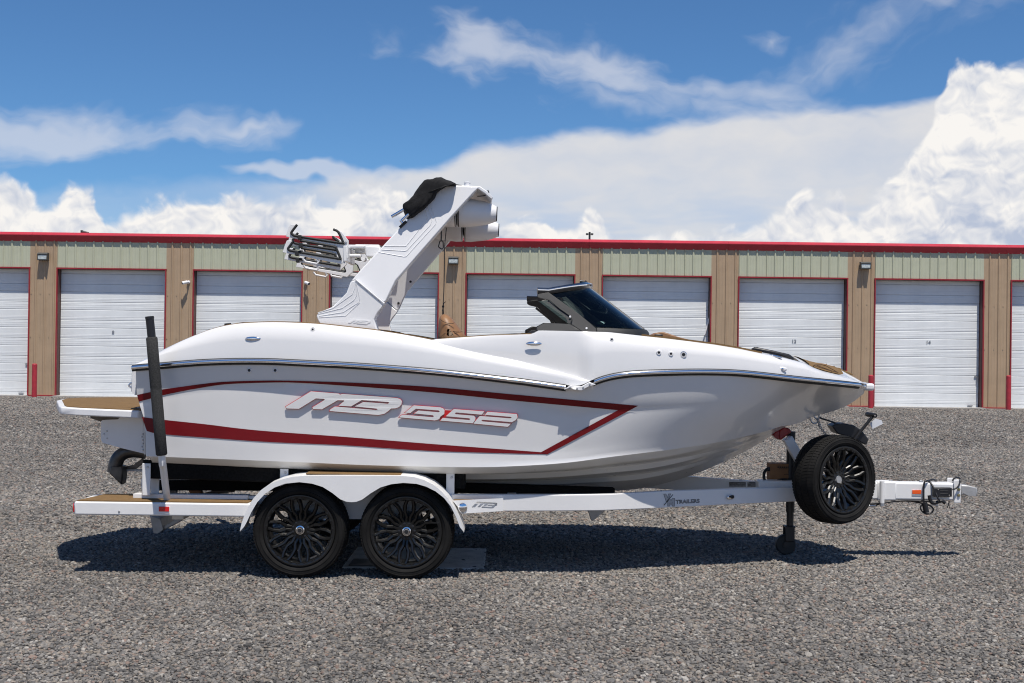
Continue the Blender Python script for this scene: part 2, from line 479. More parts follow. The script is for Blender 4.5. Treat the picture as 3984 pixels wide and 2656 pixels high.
M['lampcase'] = pbr('bronze_lamp_case', (0.06, 0.062, 0.06), 0.5)
M['lampglass'] = pbr('lamp_lens', (0.45, 0.50, 0.50), 0.12, coat=1.0, var=0.25, vscale=20)
M['camwhite'] = pbr('camera_white', (0.75, 0.75, 0.76), 0.35)
M['number'] = pbr('grey_number', (0.19, 0.21, 0.24), 0.6)
M['card'] = pbr('brown_cardboard', (0.30, 0.145, 0.06), 0.85, var=0.08, vscale=20)
M['print'] = pbr('dark_print', (0.04, 0.025, 0.018), 0.8)
M['redrubber'] = pbr('red_polyurethane', (0.30, 0.012, 0.012), 0.4, coat=0.2)
M['reflred'] = pbr('red_reflector', (0.62, 0.008, 0.010), 0.25, coat=0.6)
M['reflamb'] = pbr('amber_reflector', (0.80, 0.10, 0.008), 0.25, coat=0.6)
M['silver'] = pbr('decal_silver', (0.42, 0.42, 0.42), 0.45)
M['decalblack'] = pbr('decal_black', (0.015, 0.015, 0.017), 0.5)
M['sticker'] = pbr('sticker_grey', (0.30, 0.29, 0.27), 0.6, var=0.25, vscale=60)
M['teal'] = pbr('sticker_teal', (0.35, 0.58, 0.56), 0.5)
M['paper'] = pbr('paper_tag', (0.70, 0.72, 0.76), 0.6)
M['propmetal'] = pbr('bronze_propeller', (0.20, 0.10, 0.05), 0.4, metal=0.8)
M['darksteel'] = pbr('weathered_steel', (0.13, 0.115, 0.10), 0.42, metal=0.6, var=0.3, vscale=12)
M['pipe'] = pbr('exhaust_pipe', (0.09, 0.085, 0.08), 0.38, metal=0.7, var=0.3, vscale=8)
def stripe_mat():
    m = pbr('red_flake_stripe', (0.165, 0.002, 0.005), 0.45, coat=0.12, spec=0.3, var=0.05)
    t = m.node_tree; b = t.nodes['Principled BSDF']; q = G(t)
    tcn = [n for n in t.nodes if n.type == 'TEX_COORD'][0]
    v = q.n('ShaderNodeTexVoronoi'); v.inputs['Scale'].default_value = 420.0
    t.links.new(tcn.outputs['Object'], v.inputs['Vector'])
    b.inputs['Metallic'].default_value = 0.0
    nm = q.n('ShaderNodeBump'); nm.inputs['Strength'].default_value = 0.25; nm.inputs['Distance'].default_value = 0.004
    t.links.new(v.outputs['Distance'], nm.inputs['Height'])
    t.links.new(nm.outputs[0], b.inputs['Normal'])
    return m
M['stripe'] = stripe_mat()
M['stripeedge'] = pbr('red_letter_edge', (0.55, 0.010, 0.015), 0.3, coat=0.5)
def glass_mat(name, tint, refl=0.9):
    m = bpy.data.materials.new(name); m.use_nodes = True
    t = m.node_tree; t.nodes.clear(); q = G(t)
    tr = q.n('ShaderNodeBsdfTransparent'); tr.inputs[0].default_value = tint + (1,)
    gl = q.n('ShaderNodeBsdfGlossy'); gl.inputs['Roughness'].default_value = 0.03
    fr = q.n('ShaderNodeFresnel'); fr.inputs[0].default_value = 1.5
    mx = q.n('ShaderNodeMixShader'); t.links.new(q.mul(fr.outputs[0], refl), mx.inputs[0])
    t.links.new(tr.outputs[0], mx.inputs[1]); t.links.new(gl.outputs[0], mx.inputs[2])
    o = q.n('ShaderNodeOutputMaterial'); t.links.new(mx.outputs[0], o.inputs[0])
    return m
M['glass'] = glass_mat('tinted_glass', (0.085, 0.115, 0.108))

def gravel_mat(name, inst):
    m = bpy.data.materials.new(name); m.use_nodes = True
    t = m.node_tree; b = t.nodes['Principled BSDF']; q = G(t)
    ramp = q.n('ShaderNodeValToRGB')
    cols_ = [(0.00, (0.075, 0.072, 0.069)), (0.16, (0.140, 0.134, 0.128)), (0.38, (0.208, 0.198, 0.187)), (0.60, (0.280, 0.263, 0.242)),
             (0.74, (0.255, 0.220, 0.183)), (0.84, (0.365, 0.325, 0.275)), (0.91, (0.265, 0.182, 0.148)), (0.955, (0.40, 0.372, 0.33)), (1.0, (0.48, 0.455, 0.415))]
    els = ramp.color_ramp.elements
    els[0].position = cols_[0][0]; els[0].color = cols_[0][1] + (1,)
    els[1].position = cols_[-1][0]; els[1].color = cols_[-1][1] + (1,)
    for p_, c_ in cols_[1:-1]:
        e = els.new(p_); e.color = c_ + (1,)
    geo = q.n('ShaderNodeNewGeometry')
    if inst:
        oi = q.n('ShaderNodeObjectInfo')
        t.links.new(oi.outputs['Random'], ramp.inputs[0])
        nz = q.noise(geo.outputs['Position'], 90.0, 3.0, 0.6)
        big = q.noise(geo.outputs['Position'], 0.45, 6.0, 0.68)
        f = q.mul(q.step(nz, 0.2, 0.8, 0.78, 1.15), q.step(big, 0.32, 0.68, 0.60, 0.86))
        vm = q.n('ShaderNodeVectorMath', operation='SCALE')
        t.links.new(ramp.outputs[0], vm.inputs[0]); t.links.new(f, vm.inputs['Scale'])
        t.links.new(vm.outputs[0], b.inputs['Base Color'])
        b.inputs['Roughness'].default_value = 0.8
    else:
        v = q.n('ShaderNodeTexVoronoi'); v.inputs['Scale'].default_value = 27.0
        t.links.new(geo.outputs['Position'], v.inputs['Vector'])
        sp = q.n('ShaderNodeSeparateColor'); t.links.new(v.outputs['Color'], sp.inputs[0])
        t.links.new(sp.outputs[0], ramp.inputs[0])
        v2 = q.n('ShaderNodeTexVoronoi'); v2.inputs['Scale'].default_value = 9.0
        t.links.new(geo.outputs['Position'], v2.inputs['Vector'])
        sp2 = q.n('ShaderNodeSeparateColor'); t.links.new(v2.outputs['Color'], sp2.inputs[0])
        big = q.noise(geo.outputs['Position'], 0.35, 5.0, 0.6)
        f = q.mul(q.step(big, 0.3, 0.7, 0.60, 0.85), q.add(0.80, q.mul(sp2.outputs[1], 0.30)))
        vm = q.n('ShaderNodeVectorMath', operation='SCALE')
        t.links.new(ramp.outputs[0], vm.inputs[0]); t.links.new(f, vm.inputs['Scale'])
        t.links.new(vm.outputs[0], b.inputs['Base Color'])
        bp = q.n('ShaderNodeBump'); bp.inputs['Strength'].default_value = 0.9; bp.inputs['Distance'].default_value = 0.03
        t.links.new(q.sub(1.0, v.outputs['Distance']), bp.inputs['Height'])
        t.links.new(bp.outputs[0], b.inputs['Normal'])
        b.inputs['Roughness'].default_value = 0.9
    b.inputs['Specular IOR Level'].default_value = 0.3
    return m
M['stone'] = gravel_mat('gravel_stone', True)
M['ground'] = gravel_mat('gravel_ground', False)

# ------------------------------------------------------------------ ground
YB = 30.65                        # the facade plane of the storage building
def ground_z(x, y):
    near = 1.0 - sstep(4.0, 24.0, y)
    xs = max(-8.0, min(8.0, x + 1.3))
    z = 0.007 * xs * near + 0.07 * (1.0 - near)
    return z
xs_ = [-420, -200, -90, -50] + [-30 + i * 1.5 for i in range(41)] + [50, 90, 200, 420]
ys_ = [-300, -120, -50, -25] + [-14 + i * 1.0 for i in range(42)] + [29, 34, 45, 70, 120, 250, 500, 900]
rows = [[Vector((x, y, ground_z(x, y))) for x in xs_] for y in ys_]
gv, gf = grid_data(rows)
ground = mesh_obj('ground', gv, gf, M['ground'], smooth=True)
tag(ground, 'grey gravel yard stretching from the storage doors past the trailer', kind='structure')

# loose stones: real geometry scattered over the near yard
def stone_mesh(i):
    bm = bmesh.new()
    bmesh.ops.create_icosphere(bm, subdivisions=2 if i < 3 else 1, radius=0.5)
    rnd = random.Random(40 + i)
    ph = [rnd.uniform(0, 6.28) for _ in range(9)]
    sx, sy, sz = rnd.uniform(0.85, 1.2), rnd.uniform(0.65, 0.95), rnd.uniform(0.42, 0.66)
    planes = [(Vector((rnd.gauss(0, 1), rnd.gauss(0, 1), rnd.gauss(0, 1))).normalized(), rnd.uniform(0.28, 0.42)) for _ in range(7)]
    for v in bm.verts:
        p = v.co.copy()
        for nrm, d in planes:
            k = p.dot(nrm)
            if k > d: p -= nrm * (k - d) * 0.85
        p *= 1 + 0.10 * math.sin(4 * p.x + ph[0]) * math.sin(5 * p.y + ph[1]) + rnd.uniform(-0.03, 0.03)
        v.co = Vector((p.x * sx, p.y * sy, p.z * sz))
    me = bpy.data.meshes.new('gravel_stone')
    bm.to_mesh(me); bm.free()
    me.materials.append(M['stone'])
    return me
stone_col = bpy.data.collections.new('gravel_stones')
for i in range(6):
    so = bpy.data.objects.new('gravel_stone', stone_mesh(i))
    stone_col.objects.link(so)
def scatter(name, y0, y1, density, smin, smax, seed, lift, label):
    def hw(y): return (y + 11.25) * 0.42 + 1.0
    ny = max(2, int((y1 - y0) / 0.5)); nx = 12
    rws = []
    for j in range(ny + 1):
        y = y0 + (y1 - y0) * j / ny
        rws.append([Vector((hw(y) * (2 * k / nx - 1), y, ground_z(hw(y) * (2 * k / nx - 1), y) + lift)) for k in range(nx + 1)])
    v, f = grid_data(rws)
    o = mesh_obj(name, v, f, M['stone'])
    ng = bpy.data.node_groups.new(name, 'GeometryNodeTree')
    ng.interface.new_socket('Geometry', in_out='INPUT', socket_type='NodeSocketGeometry')
    ng.interface.new_socket('Geometry', in_out='OUTPUT', socket_type='NodeSocketGeometry')
    N = ng.nodes.new; L = ng.links.new
    gi = N('NodeGroupInput'); go = N('NodeGroupOutput')
    dp = N('GeometryNodeDistributePointsOnFaces'); dp.inputs['Density'].default_value = density; dp.inputs['Seed'].default_value = seed
    L(gi.outputs[0], dp.inputs['Mesh'])
    ci = N('GeometryNodeCollectionInfo'); ci.inputs[0].default_value = stone_col
    ci.inputs['Separate Children'].default_value = True; ci.inputs['Reset Children'].default_value = True
    ip = N('GeometryNodeInstanceOnPoints'); ip.inputs['Pick Instance'].default_value = True
    rr = N('FunctionNodeRandomValue'); rr.data_type = 'FLOAT_VECTOR'
    rr.inputs[0].default_value = (-0.55, -0.55, 0.0); rr.inputs[1].default_value = (0.55, 0.55, 6.283)
    rs = N('FunctionNodeRandomValue'); rs.data_type = 'FLOAT'
    rs.inputs[2].default_value = 0.0; rs.inputs[3].default_value = 1.0; rs.inputs['Seed'].default_value = 3
    pw = N('ShaderNodeMath'); pw.operation = 'POWER'; L(rs.outputs[1], pw.inputs[0]); pw.inputs[1].default_value = 2.0
    mp = N('ShaderNodeMapRange'); L(pw.outputs[0], mp.inputs[0]); mp.inputs[3].default_value = smin; mp.inputs[4].default_value = smax
    L(dp.outputs['Points'], ip.inputs['Points']); L(ci.outputs[0], ip.inputs['Instance'])
    L(rr.outputs[0], ip.inputs['Rotation']); L(mp.outputs[0], ip.inputs['Scale'])
    L(ip.outputs[0], go.inputs[0])
    mod = o.modifiers.new('scatter', 'NODES'); mod.node_group = ng
    return tag(o, label, 'gravel', kind='stuff')
scatter('gravel', -5.6, 1.2, 2200, 0.020, 0.044, 1, 0.004, 'loose grey and tan stones lying in front of and under the trailer')
scatter('gravel', -5.6, 6.0, 16, 0.045, 0.075, 9, 0.002, 'scattered larger stones among the loose gravel')
scatter('gravel', 1.2, 6.0, 950, 0.030, 0.062, 2, 0.004, 'loose grey and tan stones lying just beyond the boat')
scatter('gravel', 6.0, 13.0, 620, 0.032, 0.064, 5, 0.004, 'loose grey stones lying halfway across the yard')
scatter('gravel', 13.0, 29.6, 190, 0.045, 0.085, 6, 0.004, 'loose grey stones lying in front of the storage doors')

# ------------------------------------------------------------------ storage building
PITCH_B = 4.572; DOORW = 3.658
X8 = P(219, 1300, YB).x           # left edge of door 8
ZB = 0.07; ZHEAD = ZB + 4.27; ZEAVE = 5.30
bld = thing('storage_building', (X8 + 14, YB, ZB), 'long tan and sage steel storage building with white roll-up doors', 'building')
def rib_profile(width, first, step_, off):
    """plan outline of a ribbed sheet: list of (x, depth towards the viewer)"""
    pts = [(0.0, 0.0)]
    x = first
    while x < width - 0.03:
        a = [(x - 0.042, 0.0), (x - 0.016, 0.034), (x + 0.016, 0.034), (x + 0.042, 0.0)]
        pts += [p for p in a if 0 <= p[0] <= width]
        for s in (0.32, 0.64):
            xm = x + step_ * s
            if xm + 0.02 < width: pts += [(xm - 0.02, 0.0), (xm - 0.008, 0.004), (xm + 0.008, 0.004), (xm + 0.02, 0.0)]
        x += step_
    pts.append((width, 0.0))
    out = []
    for p in pts:
        if not out or p[0] > out[-1][0] + 1e-5: out.append(p)
    return out
def ribbed(width, first, z0, z1):
    pr = rib_profile(width, first, 0.3048, 0)
    lo = [Vector((x, -d, z0)) for x, d in pr]; hi = [Vector((x, -d, z1)) for x, d in pr]
    v, f = grid_data([lo, hi])
    n = len(pr)                                   # give the sheet a back so that it has thickness
    k = len(v)
    v += [Vector((0, 0.05, z0)), Vector((width, 0.05, z0)), Vector((0, 0.05, z1)), Vector((width, 0.05, z1))]
    f += [(k, k + 1, k + 3, k + 2), (0, k, k + 2, n), (n - 1, 2 * n - 1, k + 3, k + 1)]
    f += [tuple([k + 1, k] + list(range(n))), tuple([k + 2, k + 3] + list(range(2 * n - 1, n - 1, -1)))]
    return v, f
def shared(name, data, mat, smooth_auto=None):
    me = bpy.data.meshes.new(name)
    me.from_pydata([tuple(p) for p in data[0]], [], data[1]); me.validate()
    bm = bmesh.new(); bm.from_mesh(me); bmesh.ops.recalc_face_normals(bm, faces=bm.faces); bm.to_mesh(me); bm.free()
    me.materials.append(mat)
    return me
def inst(name, me, loc, par, base=None):
    o = bpy.data.objects.new(name, me); COL.objects.link(o)
    o.parent = par
    root = par
    while root.parent is not None: root = root.parent
    if par is root:
        o.matrix_parent_inverse = Matrix.Translation(-Vector(par['_at']))
        o.location = loc
    else:
        o.location = Vector(loc) - (Vector(base) if base is not None else Vector((0, 0, 0)))
    return o
me_head = shared('wall_panel', ribbed(DOORW / 4, 0.0001 + 0.003, ZHEAD + 0.05, ZEAVE), M['green'])
me_col = shared('wall_panel', ribbed(PITCH_B - DOORW, 0.20, ZB + 0.02, ZEAVE), M['tanwall'])
# roll-up door slats (two kinds, alternating), corrugation in the mesh
def slat(h, ridges):
    prof = [(0.0, 0.004), (0.004, 0.021)]
    z = 0.016; prof.append((z, 0.026))
    for (a, b) in ridges:
        prof += [(a - 0.012, 0.026), (a, 0.0295), (a + 0.010, 0.026)]
    prof += [(h - 0.020, 0.026), (h - 0.006, 0.019), (h - 0.0005, 0.0)]
    W_ = DOORW - 0.10
    v, f = [], []
    for x in (0.0, W_):
        v += [Vector((x, -d, zz)) for zz, d in prof]
    n = len(prof)
    for i in range(n - 1): f.append((i, i + 1, n + i + 1, n + i))
    k = len(v)
    v += [Vector((0, 0.02, 0)), Vector((0, 0.02, h)), Vector((W_, 0.02, 0)), Vector((W_, 0.02, h))]
    f += [(k, k + 2, k + 3, k + 1)]
    return v, f
HW, HN = 0.352, 0.258
me_slat_w = shared('slat', slat(HW, [(0.075, 0), (0.125, 0)]), M['door'])
me_slat_n = shared('slat', slat(HN, [(0.095, 0), (0.175, 0)]), M['door'])
REC = 0.28
jl = [Vector((0, 0, 0)), Vector((0.028, 0, 0))]
me_jamb_t = shared('door_trim', box_data((0, 0, (ZHEAD - ZB) / 2), (0.036, 0.075, ZHEAD - ZB)), M['redtrim'])
me_head_t = shared('door_trim', box_data((DOORW / 2, 0, 0), (DOORW + 0.036, 0.075, 0.042)), M['redtrim'])
me_reveal = shared('door_jamb', box_data((0, REC / 2, (ZHEAD - ZB) / 2), (0.05, REC, ZHEAD - ZB)), M['brown'])
me_soffit = shared('door_soffit', box_data((DOORW / 2, REC / 2, 0), (DOORW - 0.05, REC, 0.04)), M['brown'])
me_sill = shared('door_sill', box_data((DOORW / 2, 0.02, 0), (DOORW + 0.02, 0.62, 0.05)), M['concrete'])
latch_data = MB().add(box_data((0, 0, 0), (0.11, 0.03, 0.05))).add(box_data((0.03, -0.02, -0.09), (0.03, 0.03, 0.16)))
me_latch = shared('latch', (latch_data.v, latch_data.f), M['steel'])
me_handle = shared('pull_handle', box_data((0, 0, 0), (0.16, 0.05, 0.035)), M['steel'])
def text_mesh(txt, size, mat, name, offset=0.0, depth=0.001, bold=False):
    cu = bpy.data.curves.new(name, 'FONT'); cu.body = txt; cu.size = size; cu.offset = offset; cu.extrude = depth
    cu.align_x = 'CENTER'; cu.align_y = 'CENTER'; cu.resolution_u = 3
    tmp = bpy.data.objects.new(name, cu); COL.objects.link(tmp)
    dg = bpy.context.evaluated_depsgraph_get()
    me = bpy.data.meshes.new_from_object(tmp.evaluated_get(dg))
    bpy.data.objects.remove(tmp); bpy.data.curves.remove(cu)
    for v in me.vertices:                      # stand it up, facing the viewer
        v.co = Vector((v.co.x, -v.co.z, v.co.y))
    me.materials.clear(); me.materials.append(mat)
    return me
for kdoor in range(6, 17):
    x0 = X8 + (kdoor - 8) * PITCH_B
    for j in range(4): inst('wall_panel', me_head, (x0 + j * DOORW / 4, YB, 0), bld)
    inst('wall_panel', me_col, (x0 + DOORW, YB, 0), bld)
    if kdoor == 6: inst('wall_panel', me_col, (x0 - (PITCH_B - DOORW), YB, 0), bld)
    inst('door_trim', me_jamb_t, (x0 + 0.006, YB - 0.012, ZB), bld)
    inst('door_trim', me_jamb_t, (x0 + DOORW - 0.006, YB - 0.012, ZB), bld)
    inst('door_trim', me_head_t, (x0, YB - 0.014, ZHEAD + 0.022), bld)
    inst('door_jamb', me_reveal, (x0 + 0.012, YB + 0.03, ZB), bld)
    inst('door_jamb', me_reveal, (x0 + DOORW - 0.012, YB + 0.03, ZB), bld)
    inst('door_soffit', me_soffit, (x0, YB + 0.03, ZHEAD + 0.012), bld)
    inst('door_sill', me_sill, (x0, YB, ZB - 0.005), bld)
    # the door: its curtain bar is the part, its slats are the sub-parts
    db = Vector((x0 + 0.05, YB + REC, ZB + 0.02))
    bar = inst('roll_up_door', shared('bottom_bar', box_data((DOORW / 2 - 0.05, 0, 0.05), (DOORW - 0.11, 0.05, 0.10)), M['door']), db, bld)
    bar['label'] = 'white corrugated roll-up door' + {8: ' numbered 8', 13: ' numbered 13', 14: ' numbered 14'}.get(kdoor, '')
    z = 0.10; i = 0
    while z < 4.27:
        h = HW if i % 2 == 0 else HN
        inst('slat', me_slat_w if i % 2 == 0 else me_slat_n, (0.0, 0.0, z), bar)
        z += h; i += 1
    num = {8: ('8', 440, 1293), 13: ('13', 3089, 1328), 14: ('14', 3612, 1332)}.get(kdoor)
    if num:
        q = P(num[1], num[2], YB + REC - 0.04)
        nm = bpy.data.objects.new('door_number', text_mesh(num[0], 0.165, M['number'], 'door_number', offset=0.004)); COL.objects.link(nm)
        nm.parent = bar; nm.location = Vector((q.x, YB + REC - 0.0385, q.z)) - db
    if kdoor != 8: inst('latch', me_latch, (DOORW - 0.19, -0.045, 1.03), bar)
    inst('pull_handle', me_handle, (DOORW - 0.38, -0.05, 0.055), bar)
    if kdoor == 12:
        a = P(2769, 1200, YB + REC - 0.06); b = P(2741, 1303, YB + REC - 0.10)
        v, f = tube_data([a, (a + b) / 2 + Vector((0.01, -0.02, 0)), b], 0.028, 6)
        st = mesh_obj('pull_strap', [p - db for p in v], f, M['camwhite']); st.parent = bar
LX0 = X8 - 2 * PITCH_B - 1.0; LX1 = X8 + 9 * PITCH_B
# eave gutter: a box gutter whose face slopes back under
gp = [(0.06, 5.24), (-0.020, 5.262), (-0.045, 5.30), (-0.135, 5.455), (-0.135, 5.475), (0.0, 5.565), (0.30, 5.585), (0.30, 5.50), (0.06, 5.50)]
nseg = 11
for s_ in range(nseg):
    xa = LX0 + (LX1 - LX0) * s_ / nseg; xb = LX0 + (LX1 - LX0) * (s_ + 1) / nseg - 0.004
    v = [Vector((xa, YB + y, z)) for y, z in gp] + [Vector((xb, YB + y, z)) for y, z in gp]
    n = len(gp)
    f = [(i, (i + 1) % n, n + (i + 1) % n, n + i) for i in range(n)] + [tuple(range(n)), tuple(range(2 * n - 1, n - 1, -1))]
    mesh_obj('eave_gutter', v, f, M['redpaint'], bld)
me_seam = shared('roof_rib', box_data((0, 0, 0), (0.06, 0.26, 0.012)), M['redpaint'])
mesh_obj('roof', [Vector((LX0, YB + 0.3, 5.52)), Vector((LX1, YB + 0.3, 5.52)), Vector((LX1, YB + 7.5, 5.78)), Vector((LX0, YB + 7.5, 5.78)),
                  Vector((LX0, YB + 15, 5.52)), Vector((LX1, YB + 15, 5.52)),
                  Vector((LX0, YB + 0.3, 5.40)), Vector((LX1, YB + 0.3, 5.40)), Vector((LX1, YB + 15, 5.40)), Vector((LX0, YB + 15, 5.40))],
         [(0, 1, 2, 3), (3, 2, 5, 4), (6, 7, 1, 0), (4, 5, 8, 9), (6, 9, 8, 7), (0, 3, 4, 9, 6), (1, 7, 8, 5, 2)], M['roof'], bld)
box('back_wall', ((LX0 + LX1) / 2, YB + 14.9, 2.7), (LX1 - LX0 - 0.2, 0.1, 5.3), M['tanwall'], bld, bevel=0)
box('end_wall', (LX0 + 0.05, YB + 7.4, 2.7), (0.1, 14.6, 5.3), M['tanwall'], bld, bevel=0)
box('end_wall', (LX1 - 0.05, YB + 7.4, 2.7), (0.1, 14.6, 5.3), M['tanwall'], bld, bevel=0)
box('inner_header', ((LX0 + LX1) / 2, YB + 0.12, (ZHEAD + 5.4) / 2 + 0.05), (LX1 - LX0 - 0.3, 0.10, 5.4 - ZHEAD - 0.1), M['brown'], bld, bevel=0)
# base flashing of every column, red
me_base = shared('base_trim', box_data(((PITCH_B - DOORW) / 2, 0.0, 0), (PITCH_B - DOORW - 0.06, 0.09, 0.045)), M['redtrim'])
for kdoor in range(6, 17):
    inst('base_trim', me_base, (X8 + (kdoor - 8) * PITCH_B + DOORW, YB - 0.012, ZB + 0.012), bld)
# screw heads across the tan columns
me_screw = shared('screw_row', (lambda mb: (mb.v, mb.f))((lambda mb: [mb.add(box_data((x, 0, 0), (0.03, 0.012, 0.03))) for x in (0.05, 0.36, 0.66)] and mb)(MB())), M['tanwall'])
for kdoor in range(6, 17):
    for zz in (2.05, 3.50):
        inst('screw_row', me_screw, (X8 + (kdoor - 8) * PITCH_B + DOORW, YB - 0.006, zz), bld)

# ------------------------------------------------------------------ things on and by the building
def wall_lamp(u0_, v0_, u1_, v1_, label):
    a = P(u0_, v0_, YB - 0.04); b = P(u1_, v1_, YB - 0.04)
    c = (a + b) / 2; w = b.x - a.x; h = a.z - b.z
    t = thing('wall_lamp', (c.x, YB - 0.036, c.z), label, 'wall lamp', 'wall lamps along the storage building')
    y = YB - 0.036
    prof = [(0.0, h / 2), (-0.13, h / 2), (-0.20, h * 0.30), (-0.20, h * 0.24), (-0.06, h * 0.24), (-0.05, -h / 2 + 0.03), (-0.20, -h / 2 + 0.03), (-0.20, -h / 2), (0.0, -h / 2)]
    vs = [Vector((c.x - w / 2, y + p, c.z + q)) for p, q in prof] + [Vector((c.x + w / 2, y + p, c.z + q)) for p, q in prof]
    n = len(prof)
    fs = [(i, (i + 1) % n, n + (i + 1) % n, n + i) for i in range(n)] + [tuple(range(n)), tuple(range(2 * n - 1, n - 1, -1))]
    mesh_obj('housing', vs, fs, M['lampcase'], t)
    box('lens', (c.x, y - 0.125, c.z - h * 0.11), (w * 0.94, 0.12, h * 0.62), M['lampglass'], t, bevel=0.02)
    for sx in (-1, 1): box('lamp_end', (c.x + sx * (w / 2 - 0.012), y - 0.10, c.z - h * 0.1), (0.022, 0.19, h * 0.72), M['lampcase'], t, bevel=0.003)
    return t
wall_lamp(153, 983, 191, 1013, 'dark wall lamp on the tan column left of door 8')
wall_lamp(1745, 998, 1784, 1028, 'dark wall lamp on the tan column behind the hanging cord')
wall_lamp(3344, 1019, 3383, 1047, 'dark wall lamp on the tan column between doors 13 and 14')
def security_camera(u, v, du, label):
    c = P(u, v, YB - 0.035)
    t = thing('security_camera', c, label, 'security camera', 'white security cameras on the building')
    lathe('mount', [(0, 0.055), (0.04, 0.055), (0.055, 0.03)], c, (0, -1, 0), M['camwhite'], t, n=20)
    k = c + Vector((0.0, -0.055, 0.0))
    tube('arm', [k, k + Vector((0.0, -0.05, 0.0)), k + Vector((du * 0.03, -0.09, -0.01))], 0.022, M['camwhite'], t)
    d = Vector((du, -0.75, -0.35)).normalized()
    s = k + Vector((du * 0.01, -0.08, 0.0))
    lathe('body', [(0.0, 0.03), (0.01, 0.052), (0.17, 0.055), (0.185, 0.05)], s, d, M['camwhite'], t, n=20)
    lathe('lens', [(0.18, 0.043), (0.192, 0.038)], s, d, M['black'], t, n=16)
security_camera(734, 1097, -1.0, 'white bullet camera on the column between doors 8 and 9, pointing towards door 8')
security_camera(1190, 1099, 0.9, 'white bullet camera beside the board racks, pointing away from door 9')
def bollard(u, vt, vb, y, label):
    b = P(u, vb, y); tp = P(u, vt, y)
    gz = ground_z(b.x, y) - 0.03
    t = thing('bollard', (b.x, y, gz), label, 'bollard', 'red bollards beside the door columns')
    r = 0.083; H = tp.z - gz
    lathe('post', [(0, r), (H - 0.03, r)], (b.x, y, gz), (0, 0, 1), M['bollard'], t, n=24)
    lathe('cap', [(H - 0.03, r), (H - 0.012, r * 0.9), (H, r * 0.55), (H + 0.004, 0.01)], (b.x, y, gz), (0, 0, 1), M['bollard'], t, n=24)
bollard(133, 1414, 1546, 29.5, 'red steel bollard at the foot of the column left of door 8')
bollard(3387, 1458, 1586, 29.5, 'red steel bollard beside the bow, left of door 14')
bollard(3923, 1460, 1592, 29.5, 'red steel bollard at the column right of door 14')
# roof fittings
q = P(318, 895, YB + 1.2)
t = thing('roof_vent', (q.x, YB + 1.2, 5.55), 'small black vent pipe lying on the roof above door 8', 'roof vent')
tube('pipe', [(q.x, YB + 1.2, 5.45), (q.x, YB + 1.2, q.z)], 0.042, M['black'], t)
tube('elbow', [(q.x, YB + 1.2, q.z - 0.05), (q.x + 0.10, YB + 1.2, q.z - 0.07), (q.x + 0.24, YB + 1.2, q.z - 0.10)], [0.05, 0.045, 0.04], M['black'], t)
q = P(2294, 902, YB + 1.2)
t = thing('roof_floodlight', (q.x, YB + 1.2, 5.55), 'small dark twin floodlight post on the roof edge above the windshield', 'floodlight')
tube('post', [(q.x, YB + 1.2, 5.45), (q.x, YB + 1.2, q.z)], 0.036, M['black'], t)
for sx in (-1, 1):
    box('lamp_head', (q.x + sx * 0.085, YB + 1.2, q.z - 0.075), (0.085, 0.10, 0.065), M['lampcase'], t, bevel=0.01)

# ------------------------------------------------------------------ the boat
boat = thing('wakeboard_boat', (0.0, 0.0, 0.62), 'white wakeboard boat with red arrow stripes and folded-back tower, on its trailer', 'boat')

def bs(x):                                   # half width at the rub rail
    if x < 0.4: return 1.17 + 0.08 * sstep(-3.1, -0.9, x)
    t = min(1.0, (x - 0.4) / 2.83)
    return max(0.02, 1.25 * max(0.0, 1 - t ** 2.5) ** 0.72)
def bc(x):                                   # half width at the chine
    if x < -0.2: return 1.105 + 0.065 * sstep(-3.0, -1.0, x)
    t = min(1.0, (x + 0.2) / 2.92)
    return 1.17 * max(0.0, 1 - t ** 3.2) ** 1.28
def on(u, v, yf):
    x = P(u, v, -1.2).x
    for _ in range(12): x = P(u, v, -yf(x)).x
    return P(u, v, -yf(x))
def table(pts, yf): 
    t = [on(u, v, yf) for u, v in pts]
    return [(p.x, p.z) for p in t]

sheer_px = [(520, 1430.5), (528, 1429), (620, 1422), (700, 1415), (800, 1408), (930, 1404), (1050, 1405), (1159, 1410), (1389, 1422), (1640, 1441), (1805, 1457),
            (2000, 1480), (2049, 1486), (2198, 1507), (2230, 1511), (2262, 1508), (2304, 1489), (2350, 1472), (2410, 1459), (2495, 1451), (2665, 1446), (2780, 1446), (2868, 1449.5),
            (2961, 1458), (3102, 1474), (3242, 1488), (3340, 1499), (3378, 1505)]
ZS = table(sheer_px, bs)
chine_px = [(566, 1774), (820, 1784), (1150, 1797), (1461, 1810), (1817, 1817), (2000, 1813), (2200, 1800), (2400, 1774), (2634, 1745), (2807, 1717), (2961, 1682), (3040, 1658)]
ZC = table(chine_px, bc)
stem_px = [(3085, 1645), (3167, 1620), (3230, 1602), (3289, 1581), (3340, 1548), (3376, 1517)]
ZC = [p for p in ZC if p[0] < P(3060, 1650, 0).x - 0.05] + [(P(u, v, 0).x, P(u, v, 0).z) for u, v in stem_px]
ZS = spline(ZS, 4); ZC = spline(ZC, 5)
XS = ZS[0][0]; XT = min(ZS[-1][0], ZC[-1][0])
zs = lambda x: interp(ZS, x)
zc = lambda x: interp(ZC, x)
up_top = [(533, 1536), (586, 1524.5), (629, 1515), (700, 1505), (800, 1491.5), (884, 1484), (1021, 1480), (1159, 1481), (1400, 1489.5), (1680, 1505), (2020, 1536), (2483, 1578)]
up_bot = [(540, 1562), (590, 1549), (630, 1538), (700, 1523), (800, 1505), (884, 1494), (1021, 1488.6), (1159, 1488.6), (1400, 1504), (1680, 1526), (2020, 1560), (2405, 1595)]
